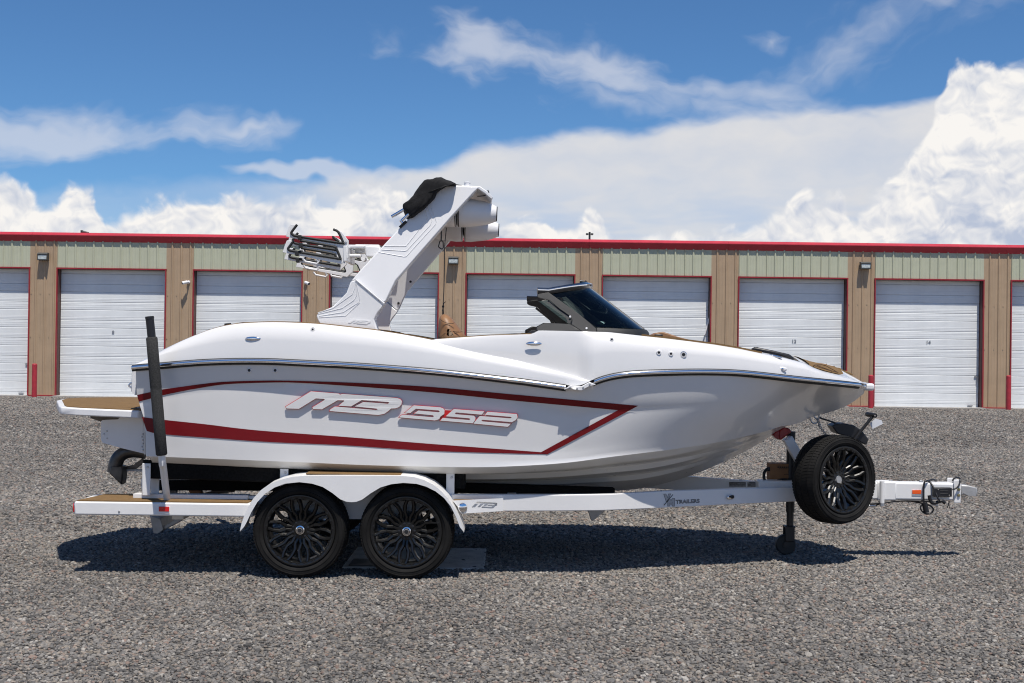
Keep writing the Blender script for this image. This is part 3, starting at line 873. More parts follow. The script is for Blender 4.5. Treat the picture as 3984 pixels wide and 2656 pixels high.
lo_top = [(559.5, 1622.6), (640, 1633), (800, 1650), (1000, 1673.5), (1340, 1699), (1680, 1726.5), (2105, 1758.5)]
lo_bot = [(573, 1680), (644, 1689.6), (800, 1702), (1050, 1719.4), (1340, 1732), (1680, 1754), (2129, 1767)]
TU = None
def tfrac(x, z): return (zs(x) - z) / max(0.02, zs(x) - zc(x))
def fshape(x, t):
    S = (0.50 + 0.50 * sstep(-2.9, -1.2, x)) * (1 - sstep(0.5, 1.9, x))
    if TU is None: return 0.0
    tu, tb, tl = interp(TU, x), interp(TB, x), interp(TL, x)
    kn = [(0.0, 0.0), (tu, 0.040), (tb + 0.01, 0.054), (tb + 0.30 * (tl - tb), 0.044), (tl, 0.024), (min(0.97, tl + 0.14), 0.010), (1.0, 0.0)]
    return S * interp(kn, t)
def side_y(x, t): 
    t = max(0.0, min(1.0, t))
    w = bs(x) - (bs(x) - bc(x)) * (t - (0.22 * sstep(0.2, 1.1, x) * (1 - sstep(1.6, 2.5, x)) - 0.06 * sstep(1.9, 2.6, x)) * math.sin(math.pi * t))
    return max(0.0, w - fshape(x, t))
def onhull(u, v, off=0.0):
    """where the hull side is seen at this pixel (off = distance proud of it)"""
    y = 1.15
    for _ in range(14):
        q = P(u, v, -y)
        y = 0.5 * y + 0.5 * (side_y(q.x, tfrac(q.x, q.z)) + off)
    return P(u, v, -y)
def linefrac(pts):
    out = []
    for u, v in pts:
        q = onhull(u, v); out.append((q.x, tfrac(q.x, q.z)))
    return out
a_, b_, c_ = linefrac(up_top), linefrac(up_bot), linefrac(lo_top)
TU, TB, TL = a_, b_, c_
a_, b_, c_ = linefrac(up_top), linefrac(up_bot), linefrac(lo_top)
TU, TB, TL = a_, b_, c_
# aft edge of the side, raked forward as it goes down
aft_px = [(528, 1429), (530, 1500), (533, 1536), (545, 1580), (559, 1622), (566, 1680), (568, 1774)]
aft = [(tfrac(*((lambda q: (q.x, q.z))(onhull(u, v)))), onhull(u, v).x) for u, v in aft_px]
aft.sort()
def rowx(x, t):
    return x + (interp(aft, t) - XS) * (1 - sstep(XS, XS + 0.7, x))
NX = 110
cols_x = [XS + (XT - XS) * (i / NX) for i in range(NX + 1)]
def hull_rows(x):
    tu, tb, tl = interp(TU, x), interp(TB, x), interp(TL, x)
    ts = [0, tu * 0.25, tu * 0.5, tu * 0.75, tu, (tu + tb) / 2 + 0.004, tb + 0.01]
    ts += [tb + 0.01 + (tl - tb - 0.01) * k / 7 for k in range(1, 8)] + [tl + (1 - tl) * k / 5 for k in range(1, 6)]
    return ts
rows = []
for x in cols_x:
    col_ = []
    for t in hull_rows(x):
        xx = rowx(x, t)
        z = zs(xx) + (zc(xx) - zs(xx)) * t
        y = side_y(xx, t)
        if x >= XT - 1e-6: y = min(y, 0.03)
        col_.append(Vector((xx, -y, z)))
    rows.append(col_)
hv, hf = grid_data(rows)
k = len(hv)
fv = flipy(hv)
hull_v = hv + fv
hull_f = list(hf) + [tuple(i + k for i in reversed(f)) for f in hf]
# transom between the two aft edges, with rounded corners left white
na = len(rows[0])
for i in range(na - 1): hull_f.append((i, i + 1, k + i + 1, k + i))
# stem closes on the centre line
e0 = NX * na
for i in range(na - 1): hull_f.append((e0 + i, k + e0 + i, k + e0 + i + 1, e0 + i + 1))
hull = mesh_obj('hull', hull_v, hull_f, M['gelcoat'], boat, auto=28)
hull['label'] = 'white hull sides with metallic red stripes'
# bottom with strakes
keel_px = [(560, 1880), (1200, 1895), (1800, 1907), (2236, 1909), (2468, 1903), (2661, 1858), (2821, 1794), (2930, 1738), (3008, 1690), (3060, 1655)]
ZK = spline([(P(u, v, 0).x, P(u, v, 0).z) for u, v in keel_px], 4)
rows = []
xb_end = ZK[-1][0]
for i in range(81):
    x = (XS + 0.12) + (xb_end - XS - 0.12) * i / 80
    x_ = min(x, xb_end - 0.004)
    c, zk, w = zc(x_), interp(ZK, x_), bc(x_)
    fade = 1 - sstep(xb_end - 1.4, xb_end - 0.35, x_)
    col_ = []
    for (f_, dz) in [(1.0, 0.0), (0.93, -0.030 * fade), (0.90, -0.034 * fade), (0.70, 0.004), (0.66, -0.030 * fade), (0.63, -0.030 * fade), (0.42, 0.004), (0.38, -0.026 * fade), (0.35, -0.026 * fade), (0.12, 0.0), (0.0, 0.0)]:
        col_.append(Vector((x_, -w * f_, c + (zk - c) * (1 - f_) + dz)))
    rows.append(col_)
bv, bf = grid_data(rows)
k = len(bv)
bf2 = list(bf) + [tuple(i + k for i in f) for f in bf]
nb = len(rows[0])
bf2.append(tuple(range(nb)) + tuple(k + i for i in range(nb - 2, -1, -1)))
mesh_obj('hull_bottom', bv + flipy(bv), bf2, M['bottom'], boat, auto=20)

# stripes laid on the side
def resample(pts, n):
    pts = [Vector((a, b, 0)) for a, b in pts]
    L = [0.0]
    for a, b in zip(pts, pts[1:]): L.append(L[-1] + (b - a).length)
    out = []
    for i in range(n + 1):
        s = L[-1] * i / n
        for j in range(len(L) - 1):
            if s <= L[j + 1] + 1e-9:
                t = (s - L[j]) / max(1e-9, L[j + 1] - L[j]); q = pts[j].lerp(pts[j + 1], t); out.append((q.x, q.y)); break
    return out
def ribbon(name, top, bot, n, mat, par, off=0.004, sub=3):
    top, bot = resample(top, n), resample(bot, n)
    rws = []
    for k_ in range(sub + 1):
        f_ = k_ / sub
        rws.append([onhull(a[0] + (b[0] - a[0]) * f_, a[1] + (b[1] - a[1]) * f_, off) for a, b in zip(top, bot)])
    v, f = grid_data(rws)
    mesh_obj(name, v, f, mat, par, smooth=True)
    mesh_obj(name, flipy(v), f, mat, par, smooth=True)
sm_ = lambda pts: [(a, b) for a, b in spline(pts, 6)]
ribbon('upper_stripe', sm_(up_top), sm_(up_bot), 70, M['stripe'], hull)
ribbon('lower_stripe', [(552, 1621.6)] + sm_(lo_top), [(571, 1676)] + sm_(lo_bot), 60, M['stripe'], hull)
ribbon('arrow_stripe', [(2483, 1578), (2129, 1767)], [(2405, 1595), (2105, 1758.5)], 16, M['stripe'], hull, off=0.0055)

# raised letters
def expand(poly, d):
    n = len(poly); area = sum(poly[i][0] * poly[(i + 1) % n][1] - poly[(i + 1) % n][0] * poly[i][1] for i in range(n))
    sgn = 1 if area > 0 else -1
    out = []
    for i in range(n):
        p0, p1, p2 = Vector(poly[i - 1]), Vector(poly[i]), Vector(poly[(i + 1) % n])
        d1 = (p1 - p0); d2 = (p2 - p1)
        if d1.length < 1e-6 or d2.length < 1e-6: out.append(tuple(p1)); continue
        d1.normalize(); d2.normalize()
        n1 = Vector((d1.y, -d1.x)) * sgn; n2 = Vector((d2.y, -d2.x)) * sgn
        b = n1 + n2
        if b.length < 0.3: out.append(tuple(p1 + n1 * d)); continue
        b.normalize()
        out.append(tuple(p1 + b * (d / max(0.45, b.dot(n1)))))
    return out
MBL = [(75, 215), (305, 75), (560, 95), (572, 106), (590, 98), (1090, 135), (1122, 145), (1138, 165), (1133, 195), (1110, 220), (1080, 231), (1040, 232), (1010, 258), (975, 282), (920, 292),
       (475, 255), (482, 240), (525, 213), (900, 246), (916, 241), (905, 233), (705, 213), (785, 172), (1008, 188), (1023, 180), (1010, 172), (770, 155), (672, 213), (556, 207), (611, 163), (604, 157), (550, 157),
       (405, 240), (325, 238), (318, 222), (432, 152), (425, 144), (350, 140), (195, 235), (82, 232)]
BL = [(1165, 270), (1245, 203), (1490, 221), (1518, 232), (1528, 250), (1525, 282), (1492, 304), (1478, 330), (1440, 342), (1112, 313), (1118, 303), (1142, 288), (1418, 311), (1431, 303), (1420, 294), (1248, 277), (1288, 250), (1473, 266), (1484, 258), (1473, 250), (1265, 234), (1215, 274)]
FIVE = [(1540, 303), (1612, 237), (1892, 258), (1868, 289), (1632, 268), (1622, 276), (1632, 284), (1798, 298), (1812, 318), (1808, 338), (1786, 368), (1488, 343), (1512, 318), (1753, 337), (1765, 329), (1753, 322)]
TWO = [(1898, 290), (1920, 261), (2190, 283), (2196, 312), (2180, 338), (2145, 357), (1872, 335), (1866, 342), (1878, 350), (2135, 372), (2108, 400), (1792, 370), (1822, 332), (1850, 300), (2130, 322), (2142, 315), (2130, 308)]
def letter(name, poly, s):
    px = cL(poly)
    mp = lambda off: (lambda u, v, d: onhull(u, v, off - d))
    for fl in (False, True):
        v, f = slab_data(px, 0, 0.006, mapper=lambda u, v, d: onhull(u, v, 0.026 - d))
        o = mesh_obj(name, flipy(v) if fl else v, f, M['gelcoat'], hull)
        px2 = expand(px, 2.0)
        v, f = slab_data(px2, 0, 0.008, mapper=lambda u, v, d: onhull(u, v, 0.0185 - d))
        mesh_obj('letter_edge', flipy(v) if fl else v, f, M['stripeedge'], hull)
letter('letter', MBL, 1); letter('letter', BL, 1); letter('letter', FIVE, 1); letter('letter', TWO, 1)
slab('letter_link', cL([(1530, 247), (1604, 250), (1545, 297), (1500, 330), (1488, 325), (1510, 295), (1528, 280)]), 0, 0.004, M['stripeedge'], hull, mapper=lambda u, v, d: onhull(u, v, 0.016 - d), mirror=True)

# rub rail
def rail_pts(xa, xb, n=60):
    out = []
    for i in range(n + 1):
        x = xa + (xb - xa) * i / n
        e = 0.01
        tx = Vector((2 * e, -(bs(min(x + e, XT)) - bs(x - e)), 0)).normalized()
        nrm = Vector((tx.y, -tx.x, 0))
        out.append((Vector((x, -bs(x), zs(x))), nrm))
    return out
def sweep(path, sec):
    vs, fs = [], []
    n = len(sec)
    for p, nr in path:
        for (o_, z_) in sec: vs.append(p + nr * o_ + Vector((0, 0, z_)))
    for i in range(len(path) - 1):
        for k_ in range(n): fs.append((i * n + k_, i * n + (k_ + 1) % n, (i + 1) * n + (k_ + 1) % n, (i + 1) * n + k_))
    fs.append(tuple(range(n))); fs.append(tuple(range((len(path) - 1) * n, len(path) * n)))
    return vs, fs
xj0 = P(2200, 1507, -1.24).x; xj1 = P(2310, 1487, -1.22).x
sec_black = [(-0.02, 0.026), (0.006, 0.026), (0.015, 0.020), (0.018, 0.0), (0.015, -0.022), (0.004, -0.030), (-0.02, -0.030)]
sec_chrome = [(0.012, 0.018), (0.024, 0.017), (0.031, 0.010), (0.033, 0.001), (0.030, -0.008), (0.022, -0.013), (0.012, -0.013)]
xrb = P(3338, 1499, -0.35).x
for (xa, xb) in ((XS - 0.01, xj0), (xj1, xrb)):
    pth = rail_pts(xa, xb)
    for sec, mt, nm in ((sec_black, M['rubber'], 'rub_rail'), (sec_chrome, M['chrome'], 'rail_insert')):
        v, f = sweep(pth, sec)
        for fl in (False, True):
            mesh_obj(nm, flipy(v) if fl else v, f, mt, boat, auto=60)
# white cover over the rail's joint
def onside(off): return lambda u, v, d: on(u, v, lambda x: bs(x) + off - d)
slab('rail_joint_cover', cB([(690, 1120), (745, 1080), (800, 1085), (850, 1088), (925, 1048), (985, 1072), (930, 1085), (850, 1128), (720, 1112)]), 0, 0.05, M['gelcoat2'], boat, bevel=0.006, mapper=onside(0.05), mirror=True)
for (a, b) in [(748, 1100), (812, 1110), (868, 1100), (928, 1071)]:
    u, v = cB([(a, b)])[0]; q = on(u, v, lambda x: bs(x) + 0.05)
    lathe('screw', [(0, 0.008), (0.004, 0.006)], q, (0, -1, 0), M['steel'], boat, n=10)

# deck, aft wing (A) and forward side (B)
topA_px = [(524, 1420), (533, 1414.5), (575, 1391), (644, 1355), (700, 1328), (762, 1302), (839, 1275), (915, 1260), (980, 1255), (1050, 1253), (1120, 1254), (1242, 1260), (1363, 1273), (1474, 1286), (1584, 1303), (1711, 1328),
           (1897, 1373), (2000, 1399), (2049, 1412), (2198, 1452), (2262, 1471), (2296, 1481)]
insA = lambda x: 0.065 * (1 - sstep(-0.4, 0.65, x)) + 0.015
TA = spline(table(topA_px, lambda x: bs(x) - insA(x)), 4)
topB_px = [(1660, 1322), (1700, 1319), (1805, 1311.5), (1900, 1305), (2074, 1299), (2080, 1294), (2091, 1286), (2110, 1285.5), (2198, 1287.4), (2368, 1292), (2495, 1306), (2580, 1315), (2680, 1327), (2780, 1340), (2868, 1354.5), (2957, 1373), (3055, 1392.5),
           (3133, 1413), (3164, 1429), (3203, 1443), (3250, 1454), (3293, 1464), (3319, 1475), (3350, 1487), (3373, 1496)]
insB = lambda x: min(0.085, 0.42 * bs(x)) if x > 0 else 0.085
TBt = table(topB_px, lambda x: bs(x) - insB(x))
zA = lambda x: interp(TA, x); zB = lambda x: interp(TBt, x)
deck_v, deck_f = [], []
def add_sym(rws):
    v, f = grid_data(rws)
    global deck_v, deck_f
    for vv in (v, flipy(v)):
        k_ = len(deck_v); deck_v += vv; deck_f += [tuple(i + k_ for i in q_) for q_ in f]
SECT = [(0.0, 0.0), (0.10, 0.02), (0.30, 0.09), (0.50, 0.17), (0.60, 0.22), (0.74, 0.42), (0.88, 0.68), (0.97, 0.92), (1.0, 1.06)]
xa_end = TA[-1][0]
rws = []
for i in range(91):
    x = TA[0][0] + (xa_end - TA[0][0]) * i / 90
    z0, z1 = zs(x) + 0.022, max(zs(x) + 0.03, zA(x))
    col_ = [Vector((x, -(bs(x) - insA(x) * q_), z0 + (z1 - z0) * p_)) for p_, q_ in SECT]
    col_.append(Vector((x, -(bs(x) - insA(x) - 0.06), z1 + 0.003)))
    col_.append(Vector((x, -(bs(x) - insA(x) - 0.22), z1 + 0.004 - 0.02 * sstep(-0.6, 0.3, x))))
    rws.append(col_)
add_sym(rws)
# B starts behind the aft wing and runs to the bow
xB0 = TBt[0][0]; xB1 = TBt[-1][0]
rws = []
for i in range(121):
    x = xB0 + (xB1 - xB0) * i / 120
    behind = 1 - sstep(xa_end - 0.12, xa_end + 0.02, x)
    z0 = zs(x) + 0.024
    zlow = max(z0, min(zB(x) - 0.03, (zA(x) - 0.10))) if x < xa_end else z0
    z0 = z0 + (zlow - z0) * behind
    y0 = bs(x) - 0.055 * behind
    ii = insB(x) - 0.055 * behind
    z1 = max(z0 + 0.012, zB(x))
    col_ = [Vector((x, -(y0 - ii * q_), z0 + (z1 - z0) * p_)) for p_, q_ in SECT]
    w_ = bs(x) - insB(x)
    col_.append(Vector((x, -max(0.0, w_ - 0.06), z1 + 0.004)))
    col_.append(Vector((x, -max(0.0, w_ - 0.24), z1 + 0.006)))
    rws.append(col_)
add_sym(rws)
# bow deck: from side to side, a little crowned
xbow = P(3090, 1400, -0.5).x
rws = []
for i in range(31):
    x = xbow + (xB1 - xbow) * i / 30
    w_ = max(0.02, bs(x) - insB(x) - 0.02)
    rws.append([Vector((x, w_ * s_, zB(x) + 0.002 + 0.066 * min(1, w_ / 0.35) * (1 - s_ * s_))) for s_ in [k_ / 8 - 1 for k_ in range(17)]])
v, f = grid_data(rws); k_ = len(deck_v); deck_v += v; deck_f += [tuple(i + k_ for i in q_) for q_ in f]
# aft deck, side to side
xaft = P(1500, 1290, -1.0).x
rws = []
for i in range(41):
    x = TA[0][0] + (xaft - TA[0][0]) * i / 40
    w_ = bs(x) - insA(x) - 0.05
    rws.append([Vector((x, w_ * s_, max(zs(x) + 0.03, zA(x)) + 0.002)) for s_ in [k_ / 6 - 1 for k_ in range(13)]])
v, f = grid_data(rws); k_ = len(deck_v); deck_v += v; deck_f += [tuple(i + k_ for i in q_) for q_ in f]
# aft closing strip above the rail
deck = mesh_obj('deck', deck_v, deck_f, M['gelcoat'], boat, auto=24)
# cockpit liner and floor
lin = MB()
xsn = [xaft + (xbow - xaft) * i / 24 for i in range(25)]
zfl = [1.22 + 0.28 * sstep(0.9, 1.5, x) for x in xsn]
topz = [(zA(x) if x < xj0 - 0.5 else zB(x)) - 0.012 for x in xsn]
wtop = [max(0.10, bs(x) - 0.36) for x in xsn]
wlow = [max(0.06, min(bs(x) - 0.40, side_y(x, tfrac(x, z)) - 0.10)) for x, z in zip(xsn, zfl)]
for s in (-1, 1):
    lin.add(grid_data([[Vector((x, s * w, z)) for x, w, z in zip(xsn, wtop, topz)], [Vector((x, s * w, z)) for x, w, z in zip(xsn, wlow, zfl)]]))
lin.add(grid_data([[Vector((x, -w, z)) for x, w, z in zip(xsn, wlow, zfl)], [Vector((x, w, z)) for x, w, z in zip(xsn, wlow, zfl)]]))
lin.add(([Vector((xaft, -0.7, 1.22)), Vector((xaft, 0.7, 1.22)), Vector((xaft, 0.85, 1.95)), Vector((xaft, -0.85, 1.95))], [(0, 1, 2, 3)]))
lin.add(([Vector((xbow, -wlow[-1], zfl[-1])), Vector((xbow, wlow[-1], zfl[-1])), Vector((xbow, wtop[-1], topz[-1])), Vector((xbow, -wtop[-1], topz[-1]))], [(0, 1, 2, 3)]))
lin.build('cockpit_liner', M['gelcoat2'], boat)
box('dashboard', (0.95, 0.0, 1.62), (0.5, 1.7, 0.75), M['frame'], boat, bevel=0.05)
box('bench_seat', (-0.6, 0.55, 1.42), (1.3, 0.5, 0.38), M['leather'], boat, bevel=0.05)
box('bench_seat', (-0.6, -0.55, 1.42), (1.3, 0.5, 0.38), M['leather'], boat, bevel=0.05)
# tan decking pads
def pad_on_top(name, xa, xb, win, wout, ztop, ins, n=40, thick=0.014, mat=None):
    up_, lo_ = [], []
    for s in (-1, 1):
        rw = []
        for i in range(n + 1):
            x = xa + (xb - xa) * i / n
            w_ = bs(x) - ins(x)
            z = ztop(x)
            taper = min(1.0, i / 3.0, (n - i) / 3.0)
            yo, yi = w_ - wout, w_ - wout - (win - wout) * max(0.05, taper)
            rw.append([Vector((x, s * yo, z)), Vector((x, s * yo, z + thick)), Vector((x, s * yi, z + thick)), Vector((x, s * yi, z))])
        v, f = grid_data(rw)
        mesh_obj(name, v, f, mat or M['tan'], boat, auto=40)
pad_on_top('gunwale_pad', P(1500, 1290, -1.0).x, P(1893, 1372, -1.1).x, 0.20, 0.004, lambda x: zA(x) - 0.004, insA, thick=0.012)
pad_on_top('gunwale_pad', P(2490, 1306, -1.0).x, P(2955, 1373, -0.8).x, 0.22, 0.012, lambda x: zB(x) - 0.001, insB, thick=0.016)
pad_on_top('gunwale_pad', P(1720, 1318, -1.0).x, P(2066, 1299, -1.0).x, 0.20, 0.03, lambda x: zB(x), insB, thick=0.008)
rws = []
for i in range(31):
    x = TA[0][0] + 0.05 + (xaft - 0.03 - TA[0][0] - 0.05) * i / 30
    w_ = bs(x) - insA(x) - 0.06
    zz = max(zs(x) + 0.035, zA(x)) - 0.001
    rws.append([Vector((x, w_ * s_, zz + (0.010 if abs(s_) < 0.999 else 0.0) + 0.006 * (1 - s_ * s_) ** 2)) for s_ in [-1, -0.996, -0.9, -0.6, -0.3, 0, 0.3, 0.6, 0.9, 0.996, 1]])
v, f = grid_data(rws)
mesh_obj('sun_pad', v, f, M['tan'], boat, auto=40)
# bow pad: tan decking over the crowned bow deck
xp0, xp1 = P(3128, 1412, -0.45).x, P(3352, 1480, -0.05).x
rws = []
for i in range(25):
    x = xp0 + (xp1 - xp0) * i / 24
    w_ = max(0.01, (bs(x) - insB(x)) * (1 - 0.55 * sstep(xp1 - 0.35, xp1, x)) - 0.01 - 0.03 * sstep(xp0 + 0.1, xp0, x))
    rws.append([Vector((x, w_ * s_, zB(x) + (0.006 if abs(s_) > 0.99 else 0.016) + 0.066 * min(1, w_ / 0.35) * (1 - s_ * s_))) for s_ in [-1, -0.985] + [k_ / 5 - 1 for k_ in range(1, 10)] + [0.985, 1]])
v, f = grid_data(rws)
bowpad = mesh_obj('bow_pad', v, f, M['tan'], boat, auto=45)
def onbow(u, v, lift=0.0):
    y = -0.3
    for _ in range(40):
        q = P(u, v, y)
        w_ = max(0.05, bs(q.x) - insB(q.x)); s_ = max(-1, min(1, y / w_))
        zt = zB(q.x) + 0.018 + 0.066 * min(1, w_ / 0.35) * (1 - s_ * s_) + lift
        d = (q - CAM); y2 = CAM.y + d.y * (zt - CAM.z) / d.z if abs(d.z) > 1e-6 else y
        y = y + 0.35 * (max(-w_, min(w_, y2)) - y)
    q = P(u, v, y); return Vector((q.x, y, zt))
for pl in ([(682, 240), (700, 228), (850, 232), (960, 265), (1240, 405), (1050, 360), (760, 275), (682, 240)], [(760, 245), (1100, 365)]):
    pth = [onbow(u, v, 0.0) for u, v in cW(pl)]
    tube('pad_groove', pth, 0.003, M['seam'], bowpad, n=5)
# white bow nose block and light
nz0 = P(3377, 1500, 0.0)
box('bow_nose', (nz0.x - 0.02, 0, nz0.z - 0.01), (0.12, 0.16, 0.065), M['gelcoat2'], boat, bevel=0.02)
for s in (-1, 1):
    q = P(3352, 1501, -0.20)
    tube('bow_light', [(q.x - 0.06, s * 0.24, q.z), (q.x + 0.04, s * 0.12, q.z - 0.008)], 0.024, M['chrome'], boat, n=12)

# tower
def ylean(v, v0, y0, v1, y1): return y0 + (y1 - y0) * max(0.0, min(1.0, (v - v0) / (v1 - v0)))
legbase = [(545, 1392), (517, 1320), (535, 1290), (655, 1240), (720, 1180), (780, 1115), (800, 1060), (815, 1020), (860, 1005), (1090, 1205), (1110, 1210), (1045, 1300), (1020, 1345), (1045, 1435), (1062, 1446)]
legup = [(818, 1016), (890, 930), (1090, 715), (1280, 510), (1400, 400), (1500, 330), (1550, 262), (1575, 232), (1610, 200), (1650, 182), (1800, 184), (1940, 190), (1890, 243), (1700, 450), (1450, 735), (1210, 1010), (1170, 1090), (1125, 1190), (1100, 1203), (860, 1003)]
tower = slab('tower', cA(legbase), -1.06, 0.17, M['tower'], boat, bevel=0.012, mirror=True)[0]
tower['label'] = 'white folding tower over the cockpit'
yl = lambda u, v: ylean(v, 1180, -1.055, 730, -0.92)
slab('tower_arm', cA(legup), yl, 0.13, M['tower'], boat, bevel=0.010, mirror=True)
# roof panel of the tower
prof = [(1556, 243), (1600, 205), (1650, 180), (1800, 181), (1945, 187), (2000, 225), (2060, 283), (2048, 305), (1985, 250), (1935, 215), (1800, 205), (1660, 205), (1620, 225), (1580, 262)]
skew(slab('tower_roof', cA(prof), -0.915, 1.83, M['tower'], boat, bevel=0.006))
yfar = 0.92
# embossed lines on the arm and the foot
for pl in ([(1110, 710), (1285, 711), (1300, 708), (1460, 505), (1485, 470)], [(1085, 740), (1290, 752), (1305, 748), (1510, 525), (1523, 490), (1522, 462)], [(1060, 762), (1280, 802), (1300, 800), (1555, 520), (1564, 495), (1510, 348)],
           [(1488, 470), (1458, 360)], [(1522, 460), (1482, 350)]):
    q_ = cA(pl)
    tube('emboss_line', [P(u, v, yl(u, v) - 0.001) for u, v in q_], 0.0026, M['tower'], boat, n=6)
for pl in ([(530, 1290), (660, 1250), (830, 1130), (850, 1080), (858, 1030)], [(535, 1300), (740, 1250), (845, 1180), (868, 1140), (862, 1030)], [(540, 1318), (750, 1285), (885, 1200), (895, 1170), (868, 1040)], [(540, 1330), (775, 1315), (895, 1200)]):
    tube('emboss_line', [P(u, v, -1.061) for u, v in cA(pl)], 0.0026, M['tower'], boat, n=6)
MBN = [((x - 75) / 1063.0, (y - 75) / 217.0) for x, y in MBL]
slab('tower_emblem', cA([(795 + a * 195, 1346 + b * 44) for a, b in MBN]), -1.064, 0.008, M['tower'], boat, mirror=True)
# fold seam and bolts on the arms
for pts_, r_ in (([(1371, 832), (1295, 925), (1479, 872), (1582, 748), (1370, 1020), (1265, 1208), (1208, 1304), (1158, 1444), (1400, 830)], 0.013),):
    for i, (u, v) in enumerate(cA(pts_)):
        u -= 14 if v > 950 else 8
        q = P(u, v, 1.0 if v > 1180 else ylean(v, 1180, 0.925, 730, 0.79) if True else 0)
        lathe('tower_bolt', [(-0.012, 0.013 if i != 8 else 0.006), (0.012, 0.012 if i != 8 else 0.005)], (q.x, q.y - 0.004, q.z), (0, -1, 0), M['black'], boat, n=10)
for s in (-1, 1):
    a_ = cA([(862, 1004), (1108, 1210)])
    pa, pb = P(*a_[0], -1.064), P(*a_[1], -1.064)
    xo = SKEW * 1.06 if s > 0 else 0.0
    tube('fold_seam', [(pa.x - xo, s * 1.062, pa.z), (pb.x - xo, s * 1.062, pb.z)], 0.008, M['tower'], boat, n=8)
# top details
q = P(*cS([(1425, 160)])[0], -0.35)
lathe('anchor_light', [(-0.03, 0.026), (0.010, 0.026), (0.012, 0.029), (0.018, 0.029), (0.020, 0.025)], (q.x, -0.35, q.z), (0, 0, 1), M['camwhite'], boat, n=24)
# tower speakers: cans in pairs
def speaker(y0, ylab):
    def at(u, v): return P(*cS([(u, v)])[0], -0.75)
    c0 = at(1270, 645); c1 = at(1950, 643)
    L = c1.x - c0.x; zc0 = c0.z
    k_ = 1 / (4.48 * FPX / 10.5)
    for dr in (1, -1):
        x0_ = c0.x - (0.0 if dr > 0 else 0.022)
        prof_ = [(0.0, 0.2 * 255 * k_), (0.0, 250 * k_), (0.012, 256 * k_), (0.06, 258 * k_), (0.10, 245 * k_), (L * 0.5, 226 * k_), (L * 0.70, 205 * k_), (L * 0.88, 160 * k_), (L * 0.985, 129 * k_), (L, 122 * k_), (L, 20 * k_)]
        body = lathe('tower_speaker', prof_, (x0_, y0, zc0), (dr, 0, -0.03), M['gelcoat2'], boat, n=40)
        lathe('trim_ring', [(L * 0.975, 133 * k_), (L * 0.999, 126 * k_)], (x0_, y0, zc0), (dr, 0, -0.03), M['black'], body, n=40)
        lathe('trim_ring', [(0.003, 254.5 * k_), (0.010, 259 * k_)], (x0_, y0, zc0), (dr, 0, -0.03), M['black'], body, n=40)
        lathe('grille', [(-0.004, 0.235 * 1000 * k_), (-0.012, 0.02)], (x0_, y0, zc0), (dr, 0, -0.03), M['steel'], body, n=32)
    box('speaker_bracket', (c0.x - 0.01, y0, zc0 + 0.13), (0.12, 0.12, 0.10), M['tower'], boat, bevel=0.01)
speaker(-0.72, ''); speaker(0.72, '')
for a, b in ((1645, 305), (1680, 335), (1750, 368), (1775, 388), (1797, 410)):
    q = P(*cS([(a, b)])[0], -0.30)
    lathe('roof_bolt', [(-0.003, 0.008), (0.003, 0.007)], q, (0.4, -0.6, -0.7), M['black'], boat, n=8)
tube('roof_cable', smooth_path([P(*p, -0.88) for p in cS([(1780, 265), (1800, 310), (1760, 345), (1690, 365), (1600, 372)])], 4), 0.005, M['black'], boat, n=6)
# board racks
fork = [(180, 390), (205, 300), (240, 180), (265, 130), (390, 130), (345, 220), (300, 300), (312, 352), (460, 400), (470, 415), (1360, 556), (1405, 548), (1425, 505), (1345, 330), (1290, 275), (1212, 238), (1245, 205), (1400, 290), (1545, 480), (1535, 855), (1390, 990),
        (890, 893), (400, 790), (105, 735), (150, 600), (200, 475), (330, 482), (290, 540), (225, 645), (240, 682), (390, 722), (460, 742), (1320, 884), (1360, 872), (1370, 840), (1288, 655), (1205, 596), (500, 486), (440, 446)]
rub1 = [(428, 132), (310, 290), (308, 322), (335, 350), (460, 390), (1385, 532), (1415, 520), (1418, 490), (1340, 320), (1290, 265), (1215, 235)]
rub2 = [(350, 485), (238, 640), (240, 668), (262, 688), (400, 718), (1325, 872), (1352, 862), (1358, 835), (1285, 665), (1205, 605), (500, 480)]
rub3 = [(1218, 382), (1222, 410), (1290, 470), (1340, 500)]
hand = [(545, 862), (600, 935), (850, 985), (890, 935), (850, 890)]
